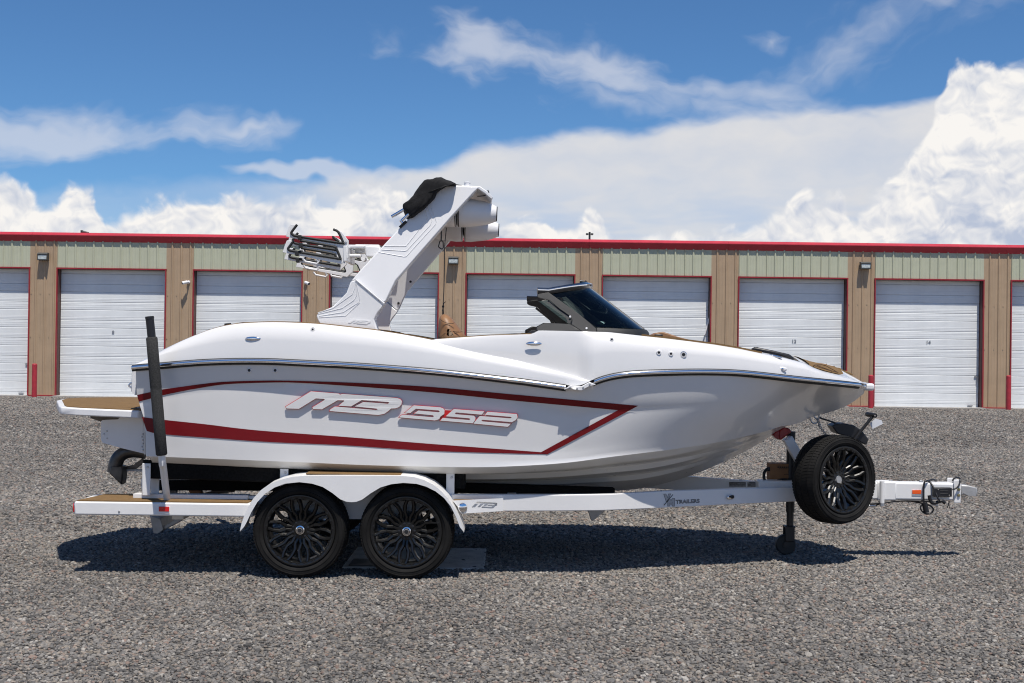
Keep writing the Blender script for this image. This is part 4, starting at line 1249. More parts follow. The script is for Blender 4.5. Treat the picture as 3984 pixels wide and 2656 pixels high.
def rack(s):
    root = None
    for (y0, dx, dz) in ((-1.02, 0.0, 0.0), (-0.52, -0.078, -0.022)):
        def at(u, v, d=0.0):
            q = P(u, v, -1.02); return Vector((q.x + dx - (SKEW if s > 0 else 0), (y0 + d) * (1 if s < 0 else -1), q.z + dz))
        v, f = slab_data(cR(fork), 0, 0.022, mapper=lambda u, v, d: at(u, v, d))
        nm = 'board_rack' if root is None else 'fork'
        o = mesh_obj(nm, v, f, M['white'], boat if root is None else root, bevel=0.003)
        if root is None: root = o; o['label'] = 'white wakeboard rack with black rubber forks'
        for r_ in (rub1, rub2, rub3):
            tube('rubber_edge', smooth_path([at(u, v, -0.004) for u, v in cR(r_)], 3), 0.0105, M['rubber'], root, n=8)
        for (a, b) in ((490, 415), (505, 585), (425, 760)):
            c_ = at(*cR([(a, b)])[0], 0.0)
            box('rubber_clip', (c_.x, c_.y + (-0.006 if s < 0 else 0.006), c_.z), (0.028, 0.05, 0.040), M['rubber'], root, bevel=0.004)
        tube('release_handle', [at(u, v, 0.01) for u, v in cR(hand)], 0.010, M['white'], root, n=8)
        for (a, b) in ((1490, 520), (1490, 752)):
            c_ = at(*cR([(a, b)])[0], -0.003)
            lathe('bolt', [(0.0, 0.010), (0.005, 0.008)], c_, (0, s if False else (-1 if s < 0 else 1), 0), M['steel'], root, n=12)
    sg = 1 if s < 0 else -1
    q0, q1 = P(*cR([(1530, 500)])[0], -1.02), P(*cR([(1530, 860)])[0], -1.02)
    box('spine', (q0.x - 0.02, -0.77 * sg, (q0.z + q1.z) / 2 - 0.03), (0.030, 0.52, q0.z - q1.z - 0.01), M['white'], root, bevel=0.004)
    for (a, b, c_, d_, yy, hh) in ((1545, 605, 1905, 630, -0.80, 0.030), (1545, 812, 1830, 812, -0.80, 0.024), (1700, 640, 2230, 700, -0.72, 0.075), (1930, 720, 2250, 730, -0.86, 0.085)):
        pa, pb = P(*cR([(a, b)])[0], yy), P(*cR([(c_, d_)])[0], yy)
        box('rack_arm', ((pa.x + pb.x) / 2, yy * sg, (pa.z + pb.z) / 2), (pb.x - pa.x, 0.10, hh), M['white'], root, bevel=0.008)
    q = P(*cR([(1880, 880)])[0], -0.80)
    lathe('pivot', [(-0.05, 0.02), (0.05, 0.02)], (q.x, -0.80 * sg, q.z), (0, 1, 0), M['white'], root, n=16)
rack(-1); rack(1)
# folded bimini top in its black sock
bim = [(345, 480), (375, 462), (430, 440), (500, 350), (590, 225), (680, 96), (740, 92), (800, 82), (860, 70), (920, 66), (965, 72), (1010, 97), (1100, 122), (1190, 168), (1120, 182), (1030, 182), (950, 230), (872, 292), (845, 350), (800, 420), (740, 490), (640, 580), (470, 712), (440, 690), (415, 655), (340, 580)]
def bimini():
    px = cS(bim); n = len(px)
    ysn = [-1.04, -1.02, -0.97, -0.9, -0.8, -0.65, -0.5, -0.3, 0.0, 0.3, 0.5, 0.65, 0.8, 0.9, 0.97, 1.02, 1.04]
    cu = sum(p[0] for p in px) / n; cv = sum(p[1] for p in px) / n
    rws = []
    rnd = random.Random(3)
    for j, y in enumerate(ysn):
        e = 1.13 if abs(y) < 0.98 else (1.10 if abs(y) < 1.03 else 0.85)
        rw = []
        for i, (u, v) in enumerate(px):
            wob = 1 + 0.03 * math.sin(i * 2.3 + y * 9) if abs(y) < 0.97 else 1.0
            q = P(cu + (u - cu) * e * wob, cv + (v - cv) * e * wob, -1.02)
            rw.append(Vector((q.x, y, q.z)))
        rw.append(rw[0]); rws.append(rw)
    v, f = grid_data(rws)
    f.append(tuple(range(n))); f.append(tuple(range((len(ysn) - 1) * (n + 1), (len(ysn) - 1) * (n + 1) + n)))
    o = skew(mesh_obj('bimini_sock', v, f, M['canvas'], boat, auto=80))
    s_ = o.modifiers.new('sub', 'SUBSURF'); s_.levels = 2; s_.render_levels = 2; s_.use_creases = True
    tx = bpy.data.textures.new('folds', 'CLOUDS'); tx.noise_scale = 0.07
    d = o.modifiers.new('folds', 'DISPLACE'); d.texture = tx; d.strength = 0.022; d.texture_coords = 'LOCAL'; d.mid_level = 0.5
    for s in (-1, 1):
        def tt(a, b, y): 
            q = P(*cS([(a, b)])[0], -0.98); return Vector((q.x, s * y, q.z))
        tube('bimini_pole', [tt(102, 728, 0.97), tt(420, 540, 0.97)], 0.0135, M['chrome'], o, n=12)
        tube('bimini_pole', [tt(285, 800, 1.0), tt(460, 640, 1.0)], 0.0125, M['chrome'], o, n=12)
        tube('pole_hinge', [tt(262, 795, 1.0), tt(300, 845, 1.0)], 0.013, M['chrome'], o, n=12)
        tube('hinge_foot', [tt(360, 805, 0.97), tt(245, 915, 0.97)], 0.012, M['black'], o, n=8)
    tube('sock_strap', [P(*p, -0.9) for p in cS([(1150, 160), (1250, 172), (1330, 184)])], 0.004, M['canvas'], o, n=6)
bimini()

# windshield
def wy(u, v): return ylean(v, 1290, -0.99, 1105, -0.84)
arm = [(448, 242), (470, 236), (550, 225), (1000, 548), (1050, 590), (860, 586), (757, 518), (765, 478), (735, 436), (640, 370), (560, 302), (470, 280), (448, 262)]
ws = slab('windshield', cB(arm), wy, 0.045, M['frame'], boat, bevel=0.004, mirror=True)[0]
ws['label'] = 'wrap-around black windshield frame'
slab('frame_base', cB([(438, 542), (505, 505), (755, 517), (858, 584), (440, 580)]), lambda u, v: wy(u, v) - 0.006, 0.10, M['frame'], boat, bevel=0.008, mirror=True)
slab('frame_foot', cB([(345, 605), (393, 575), (440, 572), (440, 582), (410, 609)]), -0.98, 0.08, M['black'], boat, bevel=0.006, mirror=True)
slab('wing_frame', cB([(548, 300), (640, 372), (733, 436), (757, 478), (750, 514), (722, 505), (724, 490), (700, 440), (620, 378), (538, 318)]), lambda u, v: wy(u, v) + 0.012, 0.03, M['black'], boat, mirror=True)
# wrap of the glass: side pane, rounded corner, front pane, mirrored
bot = cB([(990, 545), (1120, 550), (1260, 556), (1360, 560), (1420, 562), (1440, 566)]); top = cB([(548, 226), (650, 208), (760, 190), (850, 178), (905, 172), (930, 176)])
yb = [-0.985, -0.965, -0.92, -0.82, -0.62, -0.32]; yt = [-0.84, -0.825, -0.79, -0.71, -0.53, -0.27]
rb = [P(u, v, y) for (u, v), y in zip(bot, yb)]; rt = [P(u, v, y) for (u, v), y in zip(top, yt)]
rb = smooth_path(rb, 4); rt = smooth_path(rt, 4)
rb = rb + flipy(list(reversed(rb))); rt = rt + flipy(list(reversed(rt)))
v, f = grid_data([rb, [a.lerp(b, 0.33) for a, b in zip(rb, rt)], [a.lerp(b, 0.66) for a, b in zip(rb, rt)], rt])
gl = mesh_obj('windshield_glass', v, f, M['glass'], boat, smooth=True)
# quarter window in the wing
slab('quarter_glass', cB([(540, 318), (620, 376), (700, 440), (724, 490), (722, 506), (620, 500), (545, 500), (470, 440), (440, 345)]), 10, 0.004, M['glass'], boat, mapper=lambda u, v, d: (lambda q: Vector((q.x, -q.y + 0 * d - d if False else q.y + d, q.z)))(P(u, v, wy(u, v) + 0.03))) if False else None
# visor bar along the top
vis = [Vector(p) for p in rt]
sec = [(-0.012, -0.015), (0.018, -0.018), (0.026, 0.004), (0.020, 0.028), (-0.004, 0.036), (-0.016, 0.030)]
aftp = P(*cB([(447, 222)])[0], -0.855)
vp = [Vector((aftp.x, -0.855, aftp.z))] + vis[::1]
vp = [vp[0]] + vp[1:] + flipy([vp[0]])
def outward(path):
    o = []
    for i, p in enumerate(path):
        t = (path[min(i + 1, len(path) - 1)] - path[max(i - 1, 0)]); t.z = 0
        n_ = Vector((t.y, -t.x, 0)).normalized() if t.length > 1e-6 else Vector((1, 0, 0))
        o.append((p, n_))
    return o
v, f = sweep(outward(vp), sec)
mesh_obj('visor', v, f, M['blackgloss'], boat, auto=40)
sec2 = [(0.022, 0.010), (0.029, 0.012), (0.029, 0.020), (0.020, 0.026)]
v, f = sweep(outward(vp[:21] ), sec2); mesh_obj('visor_trim', v, f, M['chrome'], boat, auto=40)
v, f = sweep(outward(vp[-21:]), sec2); mesh_obj('visor_trim', v, f, M['chrome'], boat, auto=40)
v, f = sweep(outward([p + Vector((0, 0, -0.012)) for p in rb]), [(-0.02, -0.035), (0.035, -0.045), (0.030, -0.018), (0.010, 0.006), (-0.012, 0.008)])
mesh_obj('glass_seal', v, f, M['rubber'], boat, auto=40)
for pt in ((1195, 150, 1250, 155), (1255, 150, 1335, 210)):
    a, b = P(*cX([(pt[0], pt[1])])[0], -0.5), P(*cX([(pt[2], pt[3])])[0], -0.5)
    tube('mirror_bracket', [a, b], 0.014, M['black'], boat, n=8)
for (a, b) in ((748, 450), (898, 556)):
    u, v_ = cB([(a, b)])[0]; q = P(u, v_, wy(u, v_) - 0.004)
    lathe('frame_screw', [(0, 0.009), (0.003, 0.007)], q, (0, -1, 0), M['camwhite'], boat, n=12)
def onglass(u, v, d):
    q = P(u, v, -0.9)
    t = max(0.0, min(1.0, (q.z - rb[8].z) / (rt[8].z - rb[8].z)))
    return P(u, v, -0.962 + 0.135 * t - 0.006 - d)
st = slab('maker_sticker', cX([(1422, 690), (1432, 678), (1460, 671), (1500, 671), (1462, 676), (1446, 686), (1448, 694), (1470, 698), (1528, 690), (1500, 703), (1455, 708), (1430, 702)]), 0, -0.001, M['teal'], boat, mapper=onglass)
slab('maker_sticker', cX([(1470, 679), (1512, 679), (1510, 685), (1468, 685)]), 0, -0.001, M['teal'], boat, mapper=onglass)
slab('maker_sticker', cX([(1455, 711), (1512, 711), (1512, 716), (1455, 716)]), 0, -0.001, M['teal'], boat, mapper=onglass)

# pointed seat back and bow cushions
def cushion(name, px, y, dy, mat, par, bev=0.05):
    return slab(name, px, y, dy, mat, par, bevel=bev, seg=4)
so_ = cA([(1583, 1400), (1588, 1340), (1602, 1312), (1632, 1300), (1668, 1310), (1702, 1340), (1735, 1385), (1765, 1425), (1800, 1468), (1835, 1512), (1855, 1570), (1720, 1590), (1568, 1570), (1575, 1490)])
cu_ = sum(p[0] for p in so_) / len(so_); cv_ = sum(p[1] for p in so_) / len(so_) + 18
rws = []
for k_ in range(13):
    t_ = k_ / 6.0 - 1.0
    e_ = max(0.02, (1 - abs(t_) ** 2.6)) ** (1 / 2.6)
    rw = [P(cu_ + (u - cu_) * e_, cv_ + (v - cv_) * e_, -0.76) for u, v in so_]
    rws.append([Vector((q.x, -0.76 + 0.17 * t_, q.z)) for q in rw + [rw[0]]])
v, f = grid_data(rws)
seat = mesh_obj('seat_back', v, f, M['leather'], boat, smooth=True)
seat.modifiers.new('sub', 'SUBSURF').render_levels = 2
for pl in ([(1596, 1348), (1640, 1375), (1690, 1385), (1722, 1378)], [(1600, 1500), (1640, 1470), (1690, 1455), (1758, 1450)], [(1650, 1520), (1720, 1470), (1790, 1455)]):
    tube('seam', smooth_path([P(u, v, -0.922) for u, v in cA(pl)], 4), 0.003, M['seam'], seat, n=6)
cushion('bow_cushion', cB([(1505, 615), (1545, 597), (1600, 588), (1650, 604), (1750, 638), (1890, 672), (1890, 720), (1505, 700)]), 0.35, 0.30, M['leather'], boat, 0.03)
cushion('bow_cushion', cW([(425, 162), (520, 148), (620, 155), (750, 195), (860, 190), (980, 215), (980, 300), (425, 260)]), 0.30, 0.18, M['leather'], boat, 0.02)
slab('bow_hatch_latch', cW([(970, 200), (1110, 235), (1140, 322), (1040, 275)]), 0.22, 0.02, M['gelcoat2'], boat)
slab('bow_step', cW([(1225, 288), (1290, 300), (1370, 360), (1430, 365), (1520, 405), (1600, 460), (1500, 470), (1300, 380)]), 0.18, 0.10, M['tan'], boat, bevel=0.008)
# grab rail and small fittings on the deck
def ondeckB(u, v, off=0.0):
    y = 1.1
    for _ in range(30):
        q = P(u, v, -y); z0, z1 = zs(q.x) + 0.024, zB(q.x)
        tt = max(0, min(1, (q.z - z0) / max(0.01, z1 - z0)))
        y = 0.5 * y + 0.5 * (bs(q.x) - insB(q.x) * interp(SECT, tt) + off)
    return P(u, v, -y)
def ondeckA(u, v, off=0.0):
    y = 1.1
    for _ in range(30):
        q = P(u, v, -y); z0, z1 = zs(q.x) + 0.022, zA(q.x)
        tt = max(0, min(1, (q.z - z0) / max(0.01, z1 - z0)))
        y = 0.5 * y + 0.5 * (bs(q.x) - insA(q.x) * interp(SECT, tt) + off)
    return P(u, v, -y)
crop_l = crop(2600, 880, 2.94)
gp_ = [P(u, v, -0.52) for u, v in crop_l([(968, 1432), (972, 1412), (990, 1402), (1180, 1440), (1375, 1484), (1400, 1505), (1420, 1530)])]
tube('bow_grab_rail', gp_, 0.018, M['black'], boat, n=10)
tube('bow_grab_rail', flipy(gp_), 0.018, M['black'], boat, n=10)
c = P(3018, 1385, -0.62)
def oval(name, c, w, h, d, mat, n=24, tiltz=0.0, nrm=None):
    """flattened dome lying on a side"""
    rws = []
    for j, (f_, e_) in enumerate([(1.0, 0.0), (0.97, 0.35), (0.85, 0.70), (0.6, 0.92), (0.3, 1.0), (0.02, 1.0)]):
        rw = []
        for i in range(n + 1):
            a = 2 * math.pi * i / n
            rw.append(c + Vector((math.cos(a) * w / 2 * f_, -d * e_, math.sin(a) * h / 2 * f_ + math.cos(a) * w / 2 * f_ * tiltz)))
        rws.append(rw)
    v, f = grid_data(rws)
    for fl in (False, True): mesh_obj(name, flipy(v) if fl else v, f, mat, boat, auto=60)
oval('pull_up_cleat', ondeckA(985, 1317), 0.128, 0.036, 0.012, M['chrome'])
oval('pull_up_cleat', ondeckB(2077, 1337), 0.130, 0.038, 0.012, M['chrome'])
oval('pull_up_cleat', ondeckB(3018, 1386, 0.004), 0.11, 0.022, 0.020, M['chrome'], tiltz=-0.22)
oval('bow_nav_light', ondeckB(3043, 1436), 0.082, 0.042, 0.008, M['camwhite'])
q = ondeckB(3043, 1435); lathe('nav_lens', [(0, 0.014), (0.012, 0.010), (0.016, 0.003)], q, (0, -1, 0), M['chrome'], boat, n=16)
def button(u, v, onf, r, mat, hole, off=0.0):
    q = onf(u, v)
    for s in (-1, 1):
        p = Vector((q.x, q.y * (1 if s < 0 else -1), q.z))
        lathe('deck_fitting', [(-0.02, r), (0.004, r), (0.009, r * 0.85), (0.009, hole), (0.002, hole * 0.95)], p, (0, s, 0), mat, boat, n=20)
        lathe('fitting_bore', [(0.0, hole), (0.006, hole * 0.98)], p, (0, s, 0), M['black'], boat, n=16)
button(1217, 1281, ondeckA, 0.017, M['chrome'], 0.008)
button(2380, 1320, ondeckB, 0.016, M['chrome'], 0.008)
button(2563, 1371, ondeckB, 0.021, M['gelcoat2'], 0.011)
button(2610, 1376, ondeckB, 0.020, M['gelcoat2'], 0.010)
button(2659, 1379, ondeckB, 0.027, M['chrome'], 0.014)
button(970, 1440, onhull, 0.018, M['gelcoat2'], 0.012)
button(1071, 1440, onhull, 0.018, M['gelcoat2'], 0.012)
box('speaker_pod', (P(2563, 1307, -0.95).x, -0.93, P(2563, 1305, -0.93).z), (0.07, 0.05, 0.022), M['black'], boat, bevel=0.008)

# stern: platform, wake plate, exhaust, eyes
plat_px = cE([(135, 1150), (170, 1120), (300, 1126), (560, 1142), (760, 1156), (960, 1162), (978, 1166), (980, 1225), (760, 1218), (400, 1192), (135, 1180)])
xpl = P(204, 1592, -0.95).x; xpr = P(536, 1600, -0.95).x
zpl = (P(300, 1583, -0.95).z)
zpr = (P(520, 1596, -0.95).z)
def plat_outline(inset, n=9):
    pts = []
    rear, front = xpl + 0.01 + inset, xpr + 0.02
    w = 1.0 - inset
    half = [(front, -w), (rear + 0.20, -w), (rear + 0.06, -w + 0.05), (rear + 0.01, -w + 0.14), (rear - 0.10, -w + 0.42), (rear - 0.22, -w + 0.72), (rear - 0.26, 0.0)]
    full = half + [(x, -y) for x, y in reversed(half[:-1])]
    return full
def plat_z(x, y): return zpl + (zpr - zpl) * (x - xpl) / (xpr - xpl) + 0.014 * (1 - (y / 1.0) ** 2)
def plate(name, outline, zf_top, thick, mat, par, chamfer=0.0):
    n = len(outline)
    loops = [[Vector((x, y, zf_top(x, y))) for x, y in outline]]
    cx = sum(p[0] for p in outline) / n
    cen = []
    vs, fs = [], []
    rings = [0.0, 0.25, 0.5, 0.75, 1.0]
    half = n // 2
    # strips between mirrored points, so that the crown shows
    top_rows = []
    for i in range(half + 1):
        a = outline[i]; b = outline[n - 1 - i] if i < half else outline[half]
        top_rows.append([Vector((a[0] + (b[0] - a[0]) * k_ / 8, a[1] + (b[1] - a[1]) * k_ / 8, 0)) for k_ in range(9)])
    def put(dz): return [[Vector((p.x, p.y, zf_top(p.x, p.y) + dz)) for p in r] for r in top_rows]
    v, f = grid_data(put(0)); vs += v; fs += f
    k_ = len(vs); v, f = grid_data(put(-thick)); vs += v; fs += [tuple(i + k_ for i in q_) for q_ in f]
    a = [Vector((x, y, zf_top(x, y))) for x, y in outline]; b = [Vector((p.x, p.y, p.z - thick)) for p in a]
    k_ = len(vs); v, f = grid_data([a + [a[0]], b + [b[0]]]); vs += v; fs += [tuple(i + k_ for i in q_) for q_ in f]
    return mesh_obj(name, vs, fs, mat, par, bevel=chamfer)
platf = plate('swim_platform', plat_outline(0.0), plat_z, 0.062, M['gelcoat2'], boat, 0.016)
plate('platform_pad', plat_outline(0.035), lambda x, y: plat_z(x, y) + 0.007, 0.012, M['tan'], platf)
slab('platform_bracket', cQ([(697, 622), (1290, 640), (1240, 710), (905, 755), (720, 690)]), -0.55, 0.03, M['darksteel'], boat, bevel=0.003, mirror=True)
slab('platform_hinge', cQ([(1490, 520), (1600, 480), (1640, 560), (1660, 640), (1560, 650), (1530, 600)]), -0.80, 0.10, M['galv'], boat, bevel=0.01, mirror=True)
wk = [(905, 745), (930, 724), (1205, 710), (1232, 695), (1318, 615), (1640, 682), (1668, 705), (1700, 850), (1706, 1340), (1275, 1235), (960, 1150), (925, 1130), (905, 1080)]
wp = slab('wake_plate', cQ(wk), -0.82, 0.012, M['white'], boat, bevel=0.002, mirror=True)[0]
wp['label'] = 'grey-shaded flat steering plate behind the transom'
for (a, b) in ((1018, 922), (962, 976), (1022, 1057), (1674, 975), (1658, 1030), (1674, 1088), (1674, 1152), (1658, 1210), (1674, 1270)):
    q = P(*cQ([(a, b)])[0], -0.821); lathe('bolt', [(0, 0.007), (0.004, 0.006), (0.006, 0.003)], q, (0, -1, 0), M['steel'], wp, n=10)
q0, q1 = P(*cQ([(1712, 740)])[0], -0.82), P(*cQ([(1718, 1350)])[0], -0.82)
tube('plate_hinge', [q0, q1], 0.011, M['steel'], boat, n=8)
ex = [P(u, v, -0.35) for u, v in cF([(935, 478), (850, 462), (760, 470), (700, 510), (672, 570), (665, 640)])]
tube('exhaust_elbow', smooth_path(ex, 5), [0.050 + 0.0006 * i for i in range(26)], M['pipe'], boat, n=20)
slab('exhaust_tip', cF([(625, 590), (730, 590), (737, 640), (722, 755), (612, 652)]), -0.42, 0.14, M['pipe'], boat, bevel=0.012)
slab('exhaust_brace', cF([(716, 620), (760, 592), (830, 575), (905, 520), (920, 560), (850, 612), (725, 632)]), -0.30, 0.03, M['darksteel'], boat, bevel=0.004)
slab('swim_fin', cF([(735, 618), (915, 618), (915, 638), (735, 632)]), -0.32, 0.06, M['galv'], boat)
slab('rudder', cU([(1040, 560), (1190, 560), (1145, 830), (1130, 1000), (940, 1000), (925, 800)]), -0.02, 0.04, M['darksteel'], boat, bevel=0.008)
prop = slab('propeller', cU([(1290, 640), (1310, 606), (1345, 605), (1400, 650), (1470, 730), (1530, 830), (1480, 860), (1350, 850), (1310, 760)]), -0.16, 0.02, M['propmetal'], boat, bevel=0.006)
slab('propeller_blade', cU([(1330, 860), (1480, 860), (1450, 1000), (1380, 1080), (1320, 1000)]), 0.04, 0.02, M['propmetal'], prop, bevel=0.006)
pa, pb = P(*cU([(1400, 860)])[0], 0), P(*cU([(2300, 690)])[0], 0)
lathe('propeller_hub', [(-0.05, 0.02), (-0.03, 0.035), (0.08, 0.04)], pa, pb - pa, M['propmetal'], prop, n=20)
tube('drive_shaft', [pa, pb + (pb - pa) * 0.6], 0.016, M['darksteel'], boat, n=12)
slab('shaft_strut', cU([(1720, 590), (1930, 560), (1920, 720), (1990, 740), (1985, 800), (1580, 840), (1690, 740)]), -0.02, 0.04, M['darksteel'], boat, bevel=0.006)
for s in (-1, 1):
    a = [P(*p, -0.9) for p in crop(500, 1380, 7.127)([(150, 778), (70, 785), (18, 830), (18, 860), (70, 905), (155, 905)])]
    tube('stern_eye', smooth_path([(p.x, s * 0.90, p.z) for p in a], 4), 0.0075, M['chrome'], boat, n=10)
slab('transom_step', crop(500, 1380, 7.127)([(120, 300), (190, 290), (215, 420), (215, 1110), (175, 1120), (130, 1070), (70, 1010), (80, 600), (90, 430)]), -0.98, 1.96, M['gelcoat2'], boat, bevel=0.012)
# bow eye
q = P(3172, 1630, 0.0)
tube('bow_eye', smooth_path([q + Vector((-0.05, 0, 0.03)), q + Vector((-0.03, 0, -0.03)), q + Vector((0.01, 0, -0.035)), q + Vector((0.03, 0, 0.01))], 4), 0.008, M['steel'], boat, n=8)
# hanging cord with its clip: a thing of its own
q0 = P(1736, 893, -0.05); q1 = P(1724, 1222, -0.05)
cord = thing('cord', (q1.x, -0.05, q1.z), 'thin black cord hanging from the tower speakers with a small carabiner', 'cord')
tube('line', smooth_path([P(u, v, -0.05) for u, v in ((1737, 885), (1730, 960), (1729, 1050), (1727, 1130), (1724, 1186), (1726, 1222))], 4), 0.0038, M['black'], cord, n=6)
q = P(1724, 1192, -0.05); lathe('knot', [(-0.012, 0.004), (-0.006, 0.011), (0.006, 0.011), (0.012, 0.004)], q, (0, 0, 1), M['black'], cord, n=10)
tube('tail', [P(u, v, -0.055) for u, v in ((1725, 1190), (1726, 1180), (1734, 1173))], 0.0035, M['black'], cord, n=6)
tube('tail', [P(u, v, -0.055) for u, v in ((1724, 1192), (1721, 1210), (1722, 1224))], 0.0035, M['black'], cord, n=6)
cb = [P(u, v, -0.06) for u, v in cS([(945, 1155), (990, 1150), (1003, 1180), (1005, 1270), (985, 1292), (960, 1280), (925, 1250), (940, 1180), (945, 1155)])]
tube('carabiner', smooth_path(cb, 3), 0.005, M['black'], cord, n=8)
tube('webbing', [P(u, v, -0.06) for u, v in cS([(970, 950), (972, 1050), (968, 1150)])], 0.006, M['black'], cord, n=6)

# ------------------------------------------------------------------ the trailer
trl = thing('boat_trailer', (-1.3, 0.0, 0.0), 'white tandem-axle boat trailer with black spoked wheels and tan step pads', 'trailer')
RT = 0.362
w1 = P(1163, 2070, -1.25); w2 = P(1579.6, 2073, -1.25)
# ---- wheels
def tyre_data(c, ax):
    prof = [(-0.10, 0.268), (-0.122, 0.290), (-0.130, 0.318), (-0.124, 0.342), (-0.104, 0.356), (-0.06, 0.3615), (0.0, RT), (0.06, 0.3615), (0.104, 0.356), (0.124, 0.342), (0.130, 0.318), (0.122, 0.290), (0.10, 0.268)]
    n = 72
    v, f = lathe_data(prof + [(0.09, 0.262), (-0.09, 0.262)], c, ax, n, close=True)
    return v, f
def rot_frame(ax):
    d = Vector(ax).normalized(); a = Vector((0, 0, 1)); b = d.cross(a).normalized(); c = b.cross(d)
    return d, b, c
def wheel(c, ax, par, hub=True, roll=0.0, name='wheel'):
    """c: centre of the tyre, ax: outward axis"""
    d, b, k = rot_frame(ax)
    def at(r, ang, h): return c + d * h + (b * math.cos(ang + roll) + k * math.sin(ang + roll)) * r
    # barrel with lip = the wheel itself
    prof = [(-0.115, 0.270), (-0.105, 0.258), (-0.07, 0.240), (0.055, 0.236), (0.085, 0.240), (0.106, 0.246), (0.118, 0.250), (0.124, 0.262), (0.122, 0.274), (0.112, 0.280), (0.098, 0.279), (0.090, 0.272), (0.05, 0.256), (-0.06, 0.254), (-0.105, 0.272)]
    v, f = lathe_data(prof, c, d, 64, close=True)
    w = mesh_obj(name, v, f, M['rim'], par, auto=40)
    # tyre with tread blocks and shoulder grooves
    v, f = tyre_data(c, d)
    mb = MB(); mb.add((v, f))
    nb = 88
    for i in range(nb):
        a0 = 2 * math.pi * (i + 0.10) / nb; a1 = 2 * math.pi * (i + 0.86) / nb
        for (h0, h1, r0_, r1_, tw) in ((-0.122, -0.072, 0.352, 0.366, 0.0), (0.072, 0.122, 0.366, 0.352, 0.0), (-0.064, -0.012, 0.3655, 0.3665, 0.03), (0.012, 0.064, 0.3665, 0.3655, -0.03)):
            vs = [at(r0_, a0 + tw, h0), at(r0_, a1 + tw, h0), at(r1_, a1, h1), at(r1_, a0, h1)]
            vs += [p + (c + d * h0 - p if False else (c - p).normalized() * 0.012) for p in vs]
            mb.add((vs, [(0, 1, 2, 3), (0, 4, 5, 1), (1, 5, 6, 2), (2, 6, 7, 3), (3, 7, 4, 0)]))
    ty = mb.build('tyre', M['tyre'], w, auto=32)
    for (r_, t_) in ((0.306, 0.0022), (0.334, 0.0018)):
        h_ = 0.1292 if r_ < 0.32 else 0.1275
        v, f = lathe_data([(h_ - 0.003, r_ - 0.004), (h_ + t_, r_ - 0.002), (h_ + t_, r_ + 0.002), (h_ - 0.003, r_ + 0.004)], c, d, 64, close=True)
        mesh_obj('sidewall_ring', v, f, M['tyre'], w, auto=60)
    # ring of blocks and bolts inside the lip
    mb = MB(); bo = MB()
    NB = 26
    for i in range(NB):
        a0 = 2 * math.pi * i / NB
        da = 2 * math.pi / NB * 0.27
        vs = []
        for h in (0.104, 0.121):
            for (r_, aa) in ((0.246, a0 - da), (0.246, a0 + da), (0.268, a0 + da), (0.268, a0 - da)): vs.append(at(r_, aa, h))
        mb.add((vs, [(0, 1, 2, 3), (4, 7, 6, 5), (0, 4, 5, 1), (1, 5, 6, 2), (2, 6, 7, 3), (3, 7, 4, 0)]))
        bo.add(lathe_data([(0.0, 0.0062), (0.006, 0.0055)], at(0.257, a0, 0.120), d, 8))
    v, f = lathe_data([(0.095, 0.240), (0.104, 0.244), (0.107, 0.270), (0.095, 0.274)], c, d, 64, close=True); mb.add((v, f))
    mb.build('beadlock_ring', M['rim'], w, auto=30)
    bo.build('ring_bolts', M['black'], w, auto=40)
    # spokes in split pairs
    mb = MB()
    NS = 10
    def bar(p0, p1, w0, w1, t0, t1):
        for (q0, q1) in ((p0, p1),):
            dr = (q1 - q0).normalized(); sd_ = d.cross(dr).normalized()
            vs = [q0 - sd_ * w0, q0 + sd_ * w0, q1 + sd_ * w1, q1 - sd_ * w1]
            top = [q0 - sd_ * w0 * 0.45 + d * 0.010, q0 + sd_ * w0 * 0.45 + d * 0.010, q1 + sd_ * w1 * 0.45 + d * 0.010, q1 - sd_ * w1 * 0.45 + d * 0.010]
            bk = [p - d * 0.035 for p in vs]
            mb.add((vs + top + bk, [(4, 5, 6, 7), (0, 1, 5, 4), (1, 2, 6, 5), (2, 3, 7, 6), (3, 0, 4, 7), (8, 11, 10, 9), (0, 8, 9, 1), (1, 9, 10, 2), (2, 10, 11, 3), (3, 11, 8, 0)]))
    for i in range(NS):
        a0 = 2 * math.pi * i / NS
        for s in (-1, 1):
            p = [(0.070, a0 + s * 0.20, 0.050), (0.112, a0 + s * 0.115, 0.060), (0.158, a0 + s * 0.215, 0.074), (0.205, a0 + s * 0.165, 0.090), (0.243, a0 + s * 0.095, 0.102)]
            q_ = [at(*x) for x in p]
            for j in range(4): bar(q_[j], q_[j + 1], 0.0160 - 0.0008 * j, 0.0154 - 0.0008 * j, 0, 0)
    mb.build('spokes', M['rim'], w, auto=30)
    mb = MB()
    mb.add(lathe_data([(-0.02, 0.088), (0.040, 0.088), (0.056, 0.080), (0.058, 0.040), (0.050, 0.032), (-0.02, 0.032)], c, d, 40, close=True))
    mb.build('hub', M['rim'], w, auto=35)
    lg = MB()
    for i in range(10):
        lg.add(lathe_data([(0.050, 0.010), (0.062, 0.0095), (0.064, 0.004)], at(0.060, 2 * math.pi * (i + 0.3) / 10, 0), d, 8))
    lg.build('lug_nuts', M['black'], w, auto=40)
    if hub:
        cap = lathe('hub_cap', [(0.03, 0.036), (0.075, 0.036), (0.080, 0.034), (0.082, 0.027), (0.098, 0.026), (0.104, 0.022), (0.105, 0.003)], c, d, M['chrome'], w, n=28)
        lathe('cap_face', [(0.1045, 0.017), (0.1062, 0.016)], c, d, M['frame'], w, n=20)
        lathe('brake_disc', [(-0.055, 0.14), (-0.04, 0.14), (-0.04, 0.05), (-0.055, 0.05)], c, d, M['darksteel'], w, n=32)
    else:
        lathe('spare_hub_bore', [(0.058, 0.031), (0.060, 0.030), (0.05, 0.028)], c, d, M['galv'], w, n=24)
    return w
